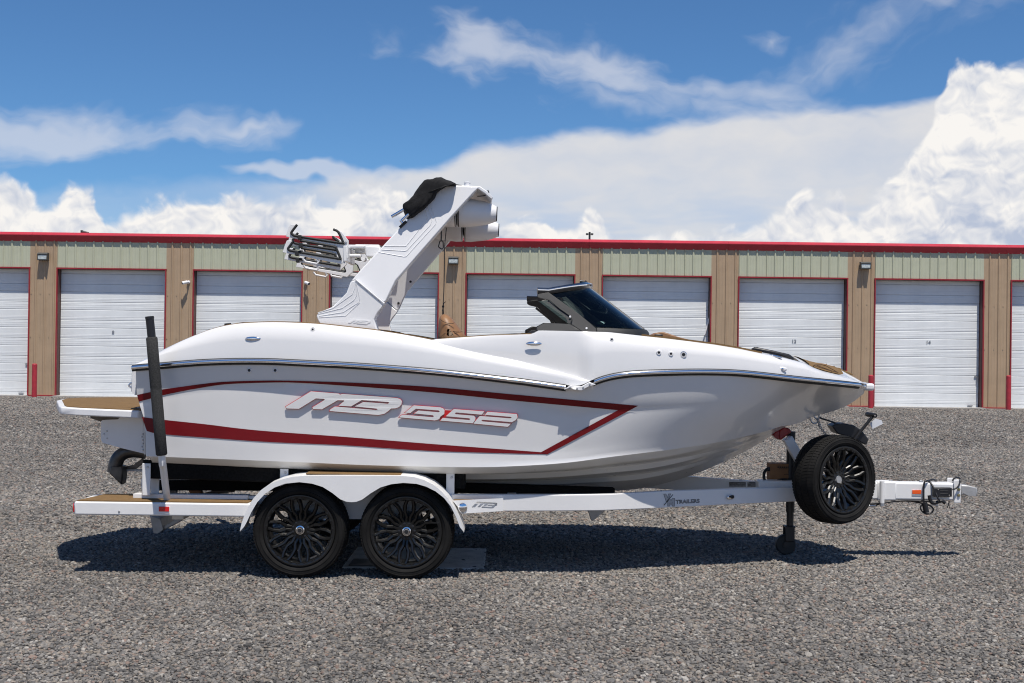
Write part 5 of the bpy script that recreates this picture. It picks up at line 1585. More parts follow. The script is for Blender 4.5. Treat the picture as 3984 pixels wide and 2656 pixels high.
def grow(w, c, k):
    for o_ in [w] + list(w.children):
        for v_ in o_.data.vertices: v_.co = c + (v_.co - c) * k
for wc, rl in ((w1, 0.15), (w2, 0.42)):
    gz = RT * 1.042 + 0.010
    cn, cf = Vector((wc.x, -1.115, gz)), Vector((wc.x - SKEW, 1.115, gz))
    grow(wheel(cn, (0, -1, 0), trl, roll=rl), cn, 1.042)
    grow(wheel(cf, (0, 1, 0), trl, roll=rl + 0.2), cf, 1.042)
    tube('axle', [(wc.x, -1.05, gz), (wc.x, 1.05, gz)], 0.038, M['darksteel'], trl, n=12)
# ---- fenders
f_out = [(70, 678), (85, 610), (108, 545), (140, 470), (185, 400), (245, 335), (315, 285), (400, 250), (500, 224), (600, 214), (800, 213), (1000, 213), (1250, 214), (1430, 216), (1520, 224), (1600, 248), (1680, 288), (1745, 340), (1800, 400), (1850, 475), (1890, 555), (1918, 630), (1934, 684)]
f_in = [(1900, 640), (1868, 555), (1825, 470), (1770, 400), (1700, 345), (1620, 305), (1540, 282), (1430, 274), (1330, 285), (1240, 312), (1160, 360), (1090, 412), (1045, 430), (1000, 435), (955, 430), (905, 410), (840, 358), (760, 308), (670, 280), (565, 268), (450, 280), (360, 312), (280, 365), (215, 435), (165, 520), (128, 600), (105, 640)]
def fender(s):
    px = cG(f_out + f_in)
    v, f = slab_data(px, -1.30, 0.008)
    if s > 0: v = flipy(v)
    o = mesh_obj('fender', v, f, M['white'], trl, bevel=0.003)
    pth = [P(u, v_, -1.30) for u, v_ in cG(f_out)]
    pr, pr2 = [], []
    rws = []
    for p in pth: rws.append([Vector((p.x, -s * -1 * 1.297 if False else s * 1.297, p.z)), Vector((p.x, s * 1.10, p.z + 0.006)), Vector((p.x, s * 0.98, p.z + 0.004))])
    low = [[Vector((q.x, q.y, q.z - 0.008)) for q in r] for r in rws]
    v, f = grid_data(rws); k_ = len(v); v2, f2 = grid_data(low)
    mesh_obj('fender_top', v + v2, f + [tuple(i + k_ for i in q) for q in f2], M['white'], o, auto=40)
    pp = [P(u, v_, -1.30) for u, v_ in cG([(612, 214), (1405, 216)])]
    zt = (pp[0].z + pp[1].z) / 2
    box('fender_pad', ((pp[0].x + pp[1].x) / 2, s * 1.135, zt + 0.0075), (pp[1].x - pp[0].x, 0.24, 0.010), M['tan'], o, bevel=0.003)
    # splash skirt behind the wheels
    b0, b1 = P(*cG([(700, 270)])[0], -0.98), P(*cG([(1300, 580)])[0], -0.98)
    box('inner_skirt', ((b0.x + b1.x) / 2, s * 0.965, (b0.z + b1.z) / 2), (1.05, 0.012, b0.z - b1.z), M['white'], o, bevel=0)
fender(-1); fender(1)
# ---- main frame
def beam(name, pts, zt, zb, w, mat, par, mirror=True, bev=0.006):
    """box beam along plan points (x, y) with top/bottom height lists"""
    for s in ((1, -1) if mirror else (1,)):
        vs, fs = [], []
        for i, (x, y) in enumerate(pts):
            vs += [Vector((x, s * (y - w / 2), zt[i])), Vector((x, s * (y + w / 2), zt[i])), Vector((x, s * (y + w / 2), zb[i])), Vector((x, s * (y - w / 2), zb[i]))]
        for i in range(len(pts) - 1):
            for k_ in range(4): fs.append((i * 4 + k_, i * 4 + (k_ + 1) % 4, (i + 1) * 4 + (k_ + 1) % 4, (i + 1) * 4 + k_))
        fs.append((0, 1, 2, 3)); n = len(pts) - 1; fs.append((n * 4, n * 4 + 1, n * 4 + 2, n * 4 + 3))
        r = mesh_obj(name, vs, fs, mat, par, bevel=bev)
    return r
yr = lambda u: interp([(1640, -0.90), (1750, -1.03), (2343, -1.03), (2593, -0.74), (3069, -0.18), (3200, -0.085)], u)
rail_u = [(700, 1932, 1990), (1100, 1928, 1988), (1500, 1925, 1988), (1640, 1924, 1988.5), (1760, 1923, 1989), (1956, 1924, 1988.5), (2150, 1924, 1988), (2343, 1923, 1986), (2470, 1916.5, 1981), (2593, 1909.5, 1975), (2830, 1902.5, 1963), (3069, 1896, 1951.5), (3200, 1893, 1947)]
pts, zt, zb = [], [], []
for u, a, b in rail_u:
    pa, pb = P(u, a, yr(u) - 0.035), P(u, b, yr(u) - 0.035)
    pts.append((pa.x, yr(u))); zt.append(pa.z); zb.append(pb.z)
zrail = zt[7]
beam('side_rail', pts, zt, zb, 0.07, M['white'], trl)
# rear deck: wide box with tan pad
a, b = P(290, 1950, -1.16), P(980, 1949, -1.16)
a2, b2 = P(303, 2003, -1.16), P(970, 1999, -1.16)
pa = P(*cF([(310, 897)])[0], -1.16); pbm = P(*cF([(325, 1014)])[0], -1.16)
x0, x1 = pa.x, P(985, 1949, -1.16).x
zt_, zb_ = pa.z, pbm.z
def stepbox(s):
    y_out, y_in = 1.16, 0.66
    o = box('rear_step', ((x0 + x1) / 2, s * (y_out + y_in) / 2, (zt_ + zb_) / 2), (x1 - x0, y_out - y_in, zt_ - zb_), M['white'], trl, bevel=0.012)
    px0 = x0 + 0.02
    vs = [Vector((px0, s * 1.145, zt_ + 0.010)), Vector((x1 - 0.05, s * 1.145, zt_ + 0.010)), Vector((x1 - 0.02, s * 0.69, zt_ + 0.010)), Vector((px0 + 0.09, s * 0.69, zt_ + 0.010))]
    vs += [Vector((p.x, p.y, zt_ + 0.001)) for p in vs]
    mesh_obj('step_pad', vs, [(0, 1, 2, 3), (4, 7, 6, 5), (0, 4, 5, 1), (1, 5, 6, 2), (2, 6, 7, 3), (3, 7, 4, 0)], M['tan'], o)
    q = P(702 / 2.24 + 150, 986 / 2.24 + 1550, -1.161)
    lathe('step_screw', [(0, 0.009), (0.003, 0.007)], (q.x, s * 1.161, q.z), (0, s, 0), M['steel'], o, n=10)
    r0_, r1_ = P(*cF([(1050, 940)])[0], -1.162), P(*cF([(1140, 984)])[0], -1.162)
    box('side_reflector', ((r0_.x + r1_.x) / 2, s * 1.166, (r0_.z + r1_.z) / 2), (r1_.x - r0_.x, 0.012, r0_.z - r1_.z), M['reflred'], o, bevel=0.002)
    box('reflector_base', ((r0_.x + r1_.x) / 2, s * 1.1635, (r0_.z + r1_.z) / 2 - 0.008), (r1_.x - r0_.x + 0.004, 0.006, r0_.z - r1_.z + 0.016), M['white'], o, bevel=0.001)
    box('tail_light', (x0 - 0.008, s * 1.06, (zt_ + zb_) / 2), (0.02, 0.16, 0.075), M['reflred'], o, bevel=0.008)
    for yy in (0.92, 1.13):
        lathe('lamp_bezel', [(0, 0.018), (0.008, 0.012)], (x0 - 0.001, s * yy, zt_ - 0.03), (-1, 0, 0), M['chrome'], o, n=14)
stepbox(-1); stepbox(1)
ped_x0 = x0 + 0.02
box('rear_crossmember', (x0 + 0.75, 0, zb_ - 0.03), (0.10, 1.66, 0.09), M['white'], trl, bevel=0.008)
# crossmembers and the hanging rear step
for u in (1290, 1990, 2330):
    q = P(u, 1975, 0.0)
    box('crossmember', (q.x, 0, zrail - 0.085), (0.075, 1.72, 0.075), M['white'], trl, bevel=0.006)
slab('prop_guard', cU([(755, 1140), (910, 1180), (958, 1340), (865, 1408), (808, 1402)]), -0.30, 0.60, M['galv'], trl, bevel=0.006)  # guard and struts are white steel; the darker grey stands in for shade
slab('guard_strut', cU([(960, 1300), (1105, 1215), (1115, 1190), (1235, 1190), (1190, 1235), (970, 1345)]), -0.28, 0.06, M['galv'], trl, bevel=0.006)
slab('guard_strut', cN([(985, 225), (1110, 220), (1020, 296), (1010, 296)]), -0.35, 0.10, M['galv'], trl, bevel=0.004)
# forward step beside the fender with the cut-out letters
fs_px = cG([(1842, 422), (2262, 402), (2262, 508), (1910, 530), (1880, 470)])
hole = cG([(2000 + a * 212, 508 - 2 - 70 * 1.0 + b * 66 - 4 - a * 12) for a, b in MBN])
for s in (-1, 1):
    yf_ = lambda u, v: interp([(1760, -1.19), (1958, -1.078)], u)
    v, f = slab_data(fs_px, yf_, 0.008, holes=[hole])
    o = mesh_obj('front_step', v if s < 0 else flipy(v), f, M['white'], trl)
    back = cG([(1960, 425), (2240, 420), (2240, 500), (1960, 512)])
    v, f = slab_data(back, lambda u, v: yf_(u, v) + 0.022, 0.004); mesh_obj('letter_backing', v if s < 0 else flipy(v), f, M['white'], o)
    zq = P(*cG([(1850, 421)])[0], -1.165).z
    vs = [Vector((P(*cG([(a_, 400)])[0], y_).x, y_, zq)) for a_, y_ in ((1850, -1.165), (2215, -1.075), (2225, -1.07), (1850, -1.07))]
    vs += [Vector((q.x, q.y, q.z - 0.012)) for q in vs]
    mesh_obj('step_pad', vs if s < 0 else flipy(vs), [(0, 1, 2, 3), (4, 7, 6, 5), (0, 4, 5, 1), (1, 5, 6, 2), (2, 6, 7, 3), (3, 7, 4, 0)], M['tan'], o)
    q = P(*cG([(1926, 480)])[0], -1.17)
    lathe('step_light', [(0, 0.040), (0.006, 0.036), (0.012, 0.020), (0.013, 0.002)], (q.x, s * 1.176, q.z), (0.5, s, 0), M['chrome'], o, n=20)
# marker light and decals on the near rail
def onrail(u, v, off):
    y = yr(u) - 0.0355 - off
    return P(u, v, y)
c_ = onrail(2846, 1933, 0.0)
for s in (-1, 1):
    rws = []
    for f_, e_ in ((1.0, 0.0), (0.95, 0.6), (0.7, 1.0), (0.02, 1.1)):
        rws.append([Vector((c_.x + math.cos(t_) * 0.045 * f_, s * -1 * (c_.y + math.cos(t_) * 0.045 * f_ * 0.95 - 0.012 * e_) if s > 0 else c_.y + math.cos(t_) * 0.045 * f_ * 0.95 - 0.012 * e_, c_.z + math.sin(t_) * 0.022 * f_)) for t_ in [2 * math.pi * i / 20 for i in range(21)]])
    v, f = grid_data(rws); mesh_obj('marker_light', v, f, M['chrome'], trl, auto=60)
lens = onrail(2850, 1933, 0.012); box('marker_lens', (lens.x, lens.y - 0.002, lens.z), (0.034, 0.008, 0.024), M['black'], trl, bevel=0.003, rot=Matrix.Rotation(R(45), 3, 'Z'))
V_ = [(180, 330), (245, 328), (290, 445), (320, 325), (385, 322), (340, 430), (255, 555)]
M_ = [(300, 690), (300, 560), (355, 470), (400, 530), (440, 462), (503, 460), (500, 690), (440, 690), (442, 570), (400, 655), (358, 590), (356, 690)]
SL = [(172, 665), (450, 332), (466, 345), (188, 678)]
for nm, pl in (('decal_letter', V_), ('decal_letter', M_)):
    slab('decal_outline', expand(cV(pl), 1.3), 0, 0.001, M['decalblack'], trl, mapper=lambda u, v, d: onrail(u, v, 0.0012 - d))
    slab(nm, cV(pl), 0, 0.001, M['silver'], trl, mapper=lambda u, v, d: onrail(u, v, 0.0024 - d))
slab('decal_slash', cV(SL), 0, 0.001, M['decalblack'], trl, mapper=lambda u, v, d: onrail(u, v, 0.0034 - d))
def rail_text(txt, u0_, v0_, u1_, v1_, hpx, mat, lift, off):
    me = text_mesh(txt, 1.0, mat, 'decal_text', offset=off)
    xs = [v.co.x for v in me.vertices]; zs_ = [v.co.z for v in me.vertices]
    if off > 0: xa, xb, za, zb2 = rail_text.ext
    else: xa, xb, za, zb2 = min(xs), max(xs), min(zs_), max(zs_); rail_text.ext = (xa, xb, za, zb2)
    for v in me.vertices:
        a_ = (v.co.x - xa) / (xb - xa); h_ = (v.co.z - za) / (zb2 - za)
        u = u0_ + (u1_ - u0_) * a_; vv = v0_ + (v1_ - v0_) * a_ - hpx * h_
        v.co = onrail(u, vv, lift)
    o = bpy.data.objects.new('decal_text', me); COL.objects.link(o); o.parent = trl; o.matrix_parent_inverse = Matrix.Translation(-Vector(trl['_at']))
    return o
tu = cV([(545, 620), (1262, 588)])
rail_text('TRAILERS', *tu[0], *tu[1], 14.0, M['silver'], 0.0026, 0.0)
rail_text('TRAILERS', *tu[0], *tu[1], 14.0, M['decalblack'], 0.0012, 0.045)
# stickers on the inner face of the far rail
def onfar(u, v, off):
    y = -yr(u) - 0.0355 - off
    for _ in range(8):
        x = P(u, v, y).x
        un = interp([(p_[0], uu) for p_, uu in zip(pts, [r_[0] for r_ in rail_u])], x)
        y = -yr(un) - 0.036 - off
    return P(u, v, y)
cS2 = crop(2700, 1870, 4.704)
slab('warning_sticker', cS2([(640, 18), (950, 25), (950, 108), (640, 108)]), 0, 0.001, M['sticker'], trl, mapper=lambda u, v, d: onfar(u, v, 0.002 - d))
slab('warning_sticker', cS2([(978, 28), (1190, 40), (1190, 114), (978, 110)]), 0, 0.001, M['sticker'], trl, mapper=lambda u, v, d: onfar(u, v, 0.002 - d))
for (a, b, c2, d2) in ((645, 30, 930, 42), (645, 50, 800, 58), (645, 68, 940, 76), (645, 92, 900, 98), (1010, 26, 1122, 42), (1130, 60, 1180, 108), (990, 62, 1040, 68), (990, 80, 1040, 86)):
    slab('sticker_line', cS2([(a, b), (c2, b + 2), (c2, d2 + 2), (a, d2)]), 0, 0.001, M['print'], trl, mapper=lambda u, v, d: onfar(u, v, 0.0036 - d))
# ---- bunks
def bunk(px_top, y, w, h, name='bunk'):
    pts_ = []
    for s in (-1, 1):
        vs, fs = [], []
        for (u, v) in px_top:
            q = P(u, v, y)
            vs += [Vector((q.x, s * (abs(y) - w / 2), q.z)), Vector((q.x, s * (abs(y) + w / 2), q.z + 0.01)), Vector((q.x, s * (abs(y) + w / 2), q.z - h)), Vector((q.x, s * (abs(y) - w / 2), q.z - h))]
        for i in range(len(px_top) - 1):
            for k_ in range(4): fs.append((i * 4 + k_, i * 4 + (k_ + 1) % 4, (i + 1) * 4 + (k_ + 1) % 4, (i + 1) * 4 + k_))
        n = len(px_top) - 1; fs += [(0, 1, 2, 3), (n * 4, n * 4 + 1, n * 4 + 2, n * 4 + 3)]
        mesh_obj(name, vs, fs, M['carpet'], trl, bevel=0.012)
bunk([(562, 1790), (900, 1800), (1200, 1812), (1500, 1822), (1812, 1832)], -0.97, 0.10, 0.145)
bunk([(600, 1870), (1200, 1872), (1700, 1878), (2000, 1885), (2390, 1898)], -0.52, 0.16, 0.075)
def bracket(px, y, w):
    for s in (-1, 1):
        q0_, q1_ = P(px[0], px[1], y), P(px[2], px[3], y)
        mb = MB()
        mb.add(box_data(((q0_.x + q1_.x) / 2 - 0.03, s * abs(y), (q0_.z + q1_.z) / 2), (0.010, 0.09, q0_.z - q1_.z)))
        mb.add(box_data(((q0_.x + q1_.x) / 2, s * (abs(y) + 0.04), (q0_.z + q1_.z) / 2), (0.065, 0.010, q0_.z - q1_.z)))
        mb.build('bunk_bracket', M['white'], trl, bevel=0.003)
        lathe('bracket_bolt', [(0, 0.010), (0.008, 0.008)], ((q0_.x + q1_.x) / 2 + 0.008, s * (abs(y) + 0.046), q0_.z - 0.03), (0, s, 0), M['steel'], trl, n=8)
crG = cG([(425, 152), (470, 380), (1800, 192), (1850, 372)])
bracket(crG[0] + crG[1], -1.0, 0.07); bracket(crG[2] + crG[3], -1.0, 0.07)
crU = cU([(690, 375), (770, 840), (825, 488), (890, 840)])
bracket(crU[0] + crU[1], -1.0, 0.07); bracket(crU[2] + crU[3], -0.85, 0.07)
qa, qb = P(*cU([(540, 838)])[0], -0.92), P(*cU([(2200, 838)])[0], -0.92)
box('bracket_plinth', ((qa.x + qb.x) / 2, -0.92, qa.z - 0.004), (qb.x - qa.x, 0.10, 0.035), M['white'], trl, bevel=0.003)
box('bracket_plinth', ((qa.x + qb.x) / 2, 0.92, qa.z - 0.004), (qb.x - qa.x, 0.10, 0.035), M['white'], trl, bevel=0.003)
# ---- guide posts
def guide(s):
    b0 = P(*cU([(1010, 905)])[0], -1.04); b1 = P(*cU([(930, 265)])[0], -1.34); b2 = P(*cE([(1150, 420)])[0], -1.36); b3 = P(*cE([(1128, 210)])[0], -1.36)
    f_ = lambda p: Vector((p.x, p.y if s < 0 else -p.y, p.z))
    k1 = b0.lerp(b1, 0.82)
    g_ = tube('guide_post', smooth_path([f_(Vector((b0.x, -1.04, zt_ + 0.005))), f_(b0.lerp(b1, 0.4)), f_(k1), f_(b1), f_(b2)], 4), 0.0285, M['white'], trl, n=16)
    L = [b1.lerp(b2, t_) for t_ in (0.0, 0.01, 0.3, 0.55, 0.565, 0.575, 0.8, 0.99, 1.0)]
    tube('foam_sleeve', [f_(p) for p in L], [0.036, 0.0445, 0.0445, 0.0445, 0.0425, 0.0445, 0.0445, 0.0445, 0.038], M['foam'], g_, n=24)
    tube('post_cap', [f_(b2 - (b3 - b2) * 0.1), f_(b2.lerp(b3, 0.86)), f_(b2.lerp(b3, 0.87)), f_(b3)], [0.0325, 0.0325, 0.0345, 0.0345], M['black'], g_, n=20)
guide(-1); guide(1)
# ---- tongue, coupler
t0, t1 = P(3060, 1894, -0.075), P(3714, 1876, -0.075)
tb = P(3500, 1944, -0.075)
ztg, zbg = P(3500, 1877, -0.075).z, tb.z
box('tongue', ((t0.x - 0.25 + t1.x) / 2, 0, (ztg + zbg) / 2), (t1.x - t0.x + 0.25, 0.15, ztg - zbg), M['white'], trl, bevel=0.014)
hp = [P(u, v, -0.08) for u, v in cT([(275, 510), (600, 740)])]
box('swing_hinge', ((hp[0].x + hp[1].x) / 2 - 0.005, 0, (ztg + zbg) / 2), (hp[1].x - hp[0].x + 0.01, 0.166, ztg - zbg + 0.014), M['white'], trl, bevel=0.012)
tube('hinge_pin', [(hp[0].x + 0.03, -0.083, zbg - 0.03), (hp[0].x + 0.03, -0.083, ztg + 0.012)], 0.022, M['white'], trl, n=16)
lathe('pin_nut', [(0, 0.022), (0.03, 0.02)], (hp[0].x + 0.03, -0.083, zbg - 0.055), (0, 0, 1), M['steel'], trl, n=8)
ar = [P(u, v, -0.078) for u, v in cT([(888, 588), (1050, 665), (1050, 690)])]
box('amber_reflector', ((ar[0].x + ar[1].x) / 2, -0.080, (ar[0].z + ar[1].z) / 2), (ar[1].x - ar[0].x, 0.010, ar[0].z - ar[1].z), M['reflamb'], trl, bevel=0.002)
box('reflector_base', ((ar[0].x + ar[1].x) / 2, -0.0785, (ar[0].z + ar[2].z) / 2), (ar[1].x - ar[0].x + 0.003, 0.006, ar[0].z - ar[2].z), M['white'], trl, bevel=0.001)
ch = [P(u, v, -0.09) for u, v in cT([(1655, 405), (1780, 830)])]
for yy in (-0.085, 0.085): box('coupler_channel', ((ch[0].x + ch[1].x) / 2, yy, (ch[0].z + ch[1].z) / 2), (ch[1].x - ch[0].x, 0.014, ch[0].z - ch[1].z), M['white'], trl, bevel=0.005)
box('coupler_channel', (ch[1].x - 0.008, 0, (ch[0].z + ch[1].z) / 2), (0.014, 0.16, ch[0].z - ch[1].z - 0.002), M['white'], trl, bevel=0.004)
for (a, b) in ((1738, 578), (1738, 685)):
    q = P(*cT([(a, b)])[0], -0.093); lathe('coupler_bolt', [(0, 0.014), (0.010, 0.014), (0.012, 0.008)], q, (0, -1, 0), M['brass'], trl, n=6, auto=20)
slab('coupler', cT([(1782, 500), (1900, 505), (2088, 555), (2092, 640), (2085, 702), (1880, 700), (1830, 672), (1782, 700)]), -0.055, 0.11, M['galv'], trl, bevel=0.014)
bx0, bx1 = P(*cT([(1280, 548)])[0], -0.13), P(*cT([(1618, 718)])[0], -0.13)
bb = box('breakaway_box', ((bx0.x + bx1.x) / 2, -0.105, (bx0.z + bx1.z) / 2), (bx1.x - bx0.x, 0.055, bx0.z - bx1.z), M['black'], trl, bevel=0.006)
for (a, b) in ((1365, 583), (1568, 688)):
    q = P(*cT([(a, b)])[0], -0.134); lathe('box_screw', [(0, 0.006), (0.003, 0.005)], q, (0, -1, 0), M['chrome'], bb, n=10)
for vv in (608, 660):
    qa, qb = [P(*p, -0.1335) for p in cT([(1400, vv), (1545, vv)])]; tube('box_ridge', [qa, qb], 0.0022, M['black'], bb, n=6)
def cable(name, pl, y, r=0.0075, conv=cT, mat='black', par=None):
    ys = y if isinstance(y, (list, tuple)) else [y] * len(pl)
    return tube(name, smooth_path([P(u, v, yy) for (u, v), yy in zip(conv(pl), ys)], 5), r, M[mat], par or trl, n=8)
cable('cable', [(1625, 585), (1700, 555), (1750, 490), (1770, 400), (1715, 365), (1650, 385), (1630, 420)], [-0.13, -0.13, -0.12, -0.10, -0.05, 0.0, 0.02])
cable('cable', [(1100, 830), (1098, 600), (1110, 460), (1150, 430), (1200, 430), (1280, 545), (1360, 740), (1400, 800)], [-0.095, -0.095, -0.095, -0.09, -0.06, -0.10, -0.145, -0.14], 0.0085)
cable('cable', [(1180, 440), (1230, 405), (1300, 408), (1340, 440)], [-0.03, 0.0, 0.03, 0.06])
cable('cable', [(120, 840), (350, 825), (700, 785), (1000, 790), (1250, 800)], -0.07, 0.008)
cable('cable', [(200, 885), (320, 835), (560, 800), (850, 795), (1100, 840)], -0.05, 0.007)
cable('cable', [(1095, 840), (1040, 900), (1070, 980), (1150, 1030), (1240, 1010), (1275, 940), (1220, 880), (1130, 850)], -0.10, 0.0075)
cable('plug', [(1110, 820), (1130, 900), (1150, 1000)], -0.105, 0.026)
cable('cable', [(1200, 690), (1230, 800), (1300, 830), (1420, 790), (1490, 830)], -0.12, 0.016)
cable('breakaway_pin', [(1565, 790), (1550, 860), (1530, 925)], -0.05, 0.004)
cable('breakaway_pin', [(1565, 870), (1570, 930)], -0.05, 0.003)
q = P(*cT([(1300, 845)])[0], -0.03); box('loom_clip', q, (0.045, 0.06, 0.028), M['white'], trl, bevel=0.004)
cable('crimp', [(90, 880), (215, 875)], -0.06, 0.011, mat='steel')
for (a, b) in ((495, 432), (1050, 440)):
    q = P(*cT([(a, b)])[0], 0.0); lathe('top_bolt', [(0, 0.02), (0.012, 0.018), (0.02, 0.008)], (q.x, 0.0, ztg - 0.002), (0, 0, 1), M['steel'], trl, n=6)
# ---- jack
jx = P(*cP([(405, 1200)])[0], 0.06).x
j = tube('jack', [(jx, 0.11, 1.15), (jx, 0.11, 0.42)], 0.040, M['black'], trl, n=16)
tube('jack_leg', [(jx, 0.11, 0.60), (jx, 0.11, 0.20)], 0.032, M['black'], j, n=16)
gj = ground_z(jx, 0.1) + 0.008
box('jack_fork', (jx - 0.01, 0.06, 0.225), (0.085, 0.012, 0.14), M['black'], j, bevel=0.006)
box('jack_fork', (jx - 0.01, 0.16, 0.225), (0.085, 0.012, 0.14), M['black'], j, bevel=0.006)
box('jack_fork', (jx - 0.005, 0.11, 0.285), (0.09, 0.11, 0.02), M['black'], j, bevel=0.005)
lathe('caster_wheel', [(-0.036, 0.04), (-0.036, 0.082), (-0.026, 0.09), (0.026, 0.09), (0.036, 0.082), (0.036, 0.04)], (jx - 0.04, 0.11, gj + 0.09), (0, -1, 0), M['rubber'], j, n=32)
lathe('caster_hub', [(-0.048, 0.03), (0.048, 0.03)], (jx - 0.04, 0.11, gj + 0.09), (0, -1, 0), M['black'], j, n=16)
# ---- spare wheel on its bracket
sp_c = P(*cP([(985, 893)])[0], -0.44)
ax = Vector((math.sin(R(30)), -math.cos(R(30)), 0.03)).normalized()
sc_ = sp_c - ax * 0.06
spare = wheel(sc_, ax, trl, hub=False, roll=0.3, name='spare_wheel')
grow(spare, sc_, 1.05)
tube('spare_mount', [sc_ + ax * 0.05, sc_ - ax * 0.28, Vector((sc_.x - 0.22, -0.10, ztg - 0.05))], 0.034, M['white'], trl, n=12)
# ---- bow stop
pa = P(*cP([(505, 655)])[0], 0.0); pb = P(*cP([(350, 385)])[0], 0.0)
dirp = (pb - pa).normalized()
base_p = pa + (pa - pb) * 0.75
post = MB(); side_v = Vector((0, 1, 0)); nrm_v = dirp.cross(side_v)
def obl(c0, c1, w, d):
    dd = (c1 - c0).normalized(); n_ = dd.cross(side_v).normalized()
    vs = [c + n_ * a_ * w / 2 + side_v * b_ * d / 2 for c in (c0, c1) for a_, b_ in ((-1, -1), (1, -1), (1, 1), (-1, 1))]
    return vs, [(0, 1, 2, 3), (4, 7, 6, 5), (0, 4, 5, 1), (1, 5, 6, 2), (2, 6, 7, 3), (3, 7, 4, 0)]
wp_ = MB().add(obl(base_p, pb, 0.085, 0.10)).build('bow_stop_post', M['white'], trl, bevel=0.008)
slab('bow_stop_pad', cP([(250, 300), (285, 270), (345, 256), (385, 275), (412, 310), (275, 418), (248, 395)]), -0.055, 0.11, M['redrubber'], wp_, bevel=0.012)
slab('bow_stop_pad', cP([(188, 325), (255, 290), (262, 395), (235, 405), (186, 360)]), -0.07, 0.14, M['redrubber'], wp_, bevel=0.010)
q = P(*cP([(357, 390)])[0], -0.062); lathe('stop_bolt', [(0, 0.012), (0.01, 0.010)], q, (0, -1, 0), M['steel'], wp_, n=8)
# winch with its black cover, crank and tag
wv = [(900, 242), (960, 212), (1060, 208), (1170, 232), (1262, 292), (1310, 350), (1348, 405), (1330, 462), (1302, 470), (1230, 430), (1120, 380), (1000, 345), (965, 335)]
wc_ = slab('winch_cover', cP(wv), -0.09, 0.20, M['black'], trl, bevel=0.02, seg=3)
pk = [P(u, v, -0.11) for u, v in cP([(1180, 400), (1265, 285), (1400, 118)])]
tube('winch_crank', pk, 0.014, M['black'], wc_, n=10)
g0 = P(*cP([(1414, 112)])[0], -0.12)
lathe('crank_grip', [(-0.02, 0.020), (0.10, 0.022), (0.11, 0.016)], g0, (-0.35, 0.93, 0.05), M['black'], wc_, n=16)
lathe('grip_bolt', [(0.0, 0.009), (0.008, 0.007)], g0 + Vector((0, -0.02, 0)), (0, -1, 0), M['chrome'], wc_, n=10)
slab('paper_tag', cP([(1360, 212), (1430, 150), (1505, 170), (1522, 214), (1395, 277)]), -0.06, 0.002, M['paper'], wc_)
tube('winch_post', [Vector((g0.x - 0.12, 0.0, g0.z - 0.25)), Vector((g0.x - 0.20, 0.0, ztg))], 0.04, M['white'], trl, n=12)
# strap and safety chain to the bow eye
cable('winch_strap', [(742, 135), (800, 158), (850, 172), (970, 214)], [-0.0, -0.005, -0.01, -0.02], 0.0075, conv=cP)
ch_p = smooth_path([P(u, v, -0.01) for u, v in cP([(722, 150), (740, 200), (752, 250), (790, 300), (830, 345)])], 3)
chm = MB()
for i in range(len(ch_p) - 1):
    d_ = (ch_p[i + 1] - ch_p[i]); L_ = d_.length; d_.normalize()
    sd2 = Vector((0, 1, 0)) if i % 2 else d_.cross(Vector((0, 1, 0))).normalized()
    cc = (ch_p[i] + ch_p[i + 1]) / 2
    ring = [cc + d_ * math.cos(t_) * L_ * 0.72 + sd2 * math.sin(t_) * 0.011 for t_ in [2 * math.pi * k_ / 10 for k_ in range(11)]]
    chm.add(tube_data(ring, 0.0042, 6, caps=False))
chm.build('safety_chain', M['steel'], trl, auto=60)
cable('shackle', [(680, 118), (705, 150), (735, 155), (742, 108)], 0.0, 0.008, conv=cP, mat='steel')
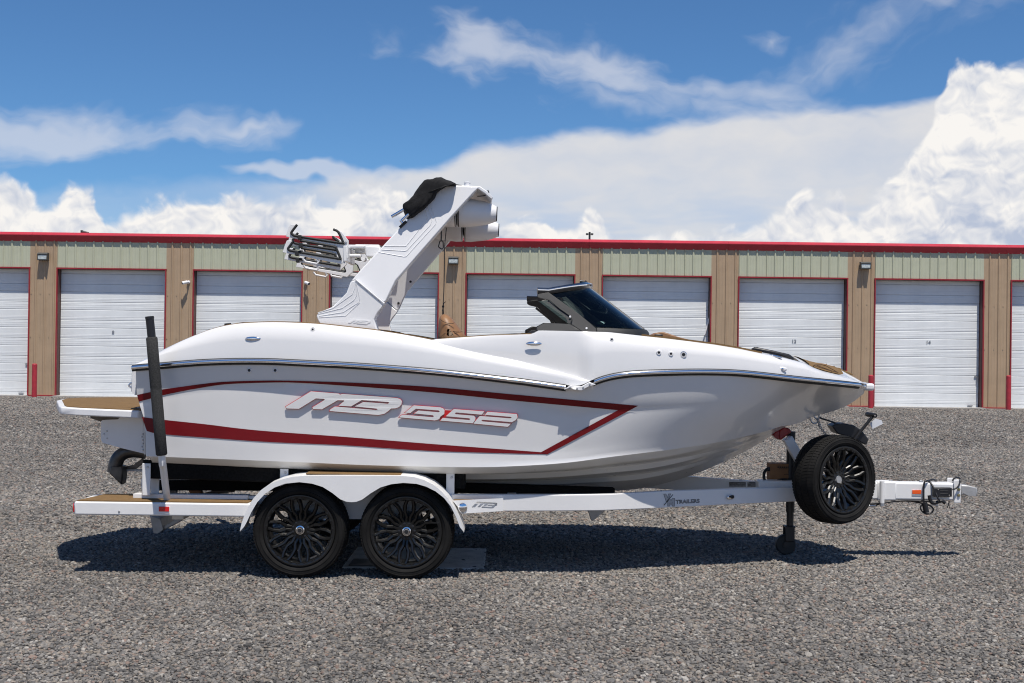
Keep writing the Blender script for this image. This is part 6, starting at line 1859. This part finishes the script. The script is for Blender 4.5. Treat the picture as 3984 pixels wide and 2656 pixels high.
# ---- brake unit box with its hoses, standing on the tongue
c0, c1 = P(*cP([(147, 700)])[0], 0.08), P(*cP([(425, 912)])[0], 0.08)
bxt = thing('brake_unit_box', ((c0.x + c1.x) / 2 + 0.02, 0.16, c1.z), 'brown box with dark print and black hose between spare wheel and bow stop', 'box')
box('carton', ((c0.x + c1.x) / 2 + 0.02, 0.16, (c0.z + c1.z) / 2), (c1.x - c0.x + 0.04, 0.16, c0.z - c1.z), M['card'], bxt, bevel=0.004)
for (a, b, c2, d2) in ((235, 735, 415, 752), (255, 760, 400, 766), (315, 828, 400, 834)):
    n_ = 7
    for i in range(n_):
        ua, ub = a + (c2 - a) * i / n_, a + (c2 - a) * (i + 0.78) / n_
        slab('print', cP([(ua, b), (ub, b), (ub, d2), (ua, d2)]), 0.0785, 0.0012, M['print'], bxt)
tube('hose', smooth_path([P(u, v, yy) for (u, v), yy in zip(cP([(150, 765), (110, 765), (72, 815), (75, 890), (120, 945), (185, 962), (260, 935), (330, 905), (400, 905)]), (0.12, 0.11, 0.08, 0.04, 0.0, -0.02, -0.02, 0.0, 0.02))], 5), 0.0135, M['rubber'], bxt, n=12)
tube('hose', smooth_path([P(u, v, 0.03) for u, v in cP([(165, 985), (170, 950), (220, 910), (300, 890), (380, 893)])], 5), 0.008, M['rubber'], bxt, n=8)
lathe('hose_fitting', [(0, 0.019), (0.045, 0.021)], P(*cP([(112, 766)])[0], 0.11), (1, 0, 0), M['black'], bxt, n=12)

# ------------------------------------------------------------------ slab under the wheels
yn, yfz = -0.76, 0.30
xa_, xb_ = P(1330, 2241, yn).x, P(1884, 2243, yn).x
slb = thing('ground_slab', ((xa_ + xb_) / 2, (yn + yfz) / 2, 0.0), 'flat grey slab with a slotted grate lying on the gravel behind the tandem wheels', 'slab')
zt2 = 0.022
mesh_obj('slab_plate', *box_data(((xa_ + xb_) / 2, (yn + yfz) / 2, zt2 - 0.03), (xb_ - xa_, yfz - yn, 0.06)), M['slab'], slb, bevel=0.012)
g0, g1 = P(*cG([(958, 935)])[0], -0.85), P(*cG([(1150, 1000)])[0], -1.0)
xg0, xg1 = g0.x, g1.x
box('slot_frame', ((xg0 + xg1) / 2, -0.55, zt2 + 0.001), (xg1 - xg0, 0.34, 0.008), M['black'], slb, bevel=0.001)
for i in range(6):
    box('slot_bar', ((xg0 + xg1) / 2, -0.68 + i * 0.052, zt2 + 0.006), (xg1 - xg0 - 0.02, 0.014, 0.006), M['darksteel'], slb, bevel=0)
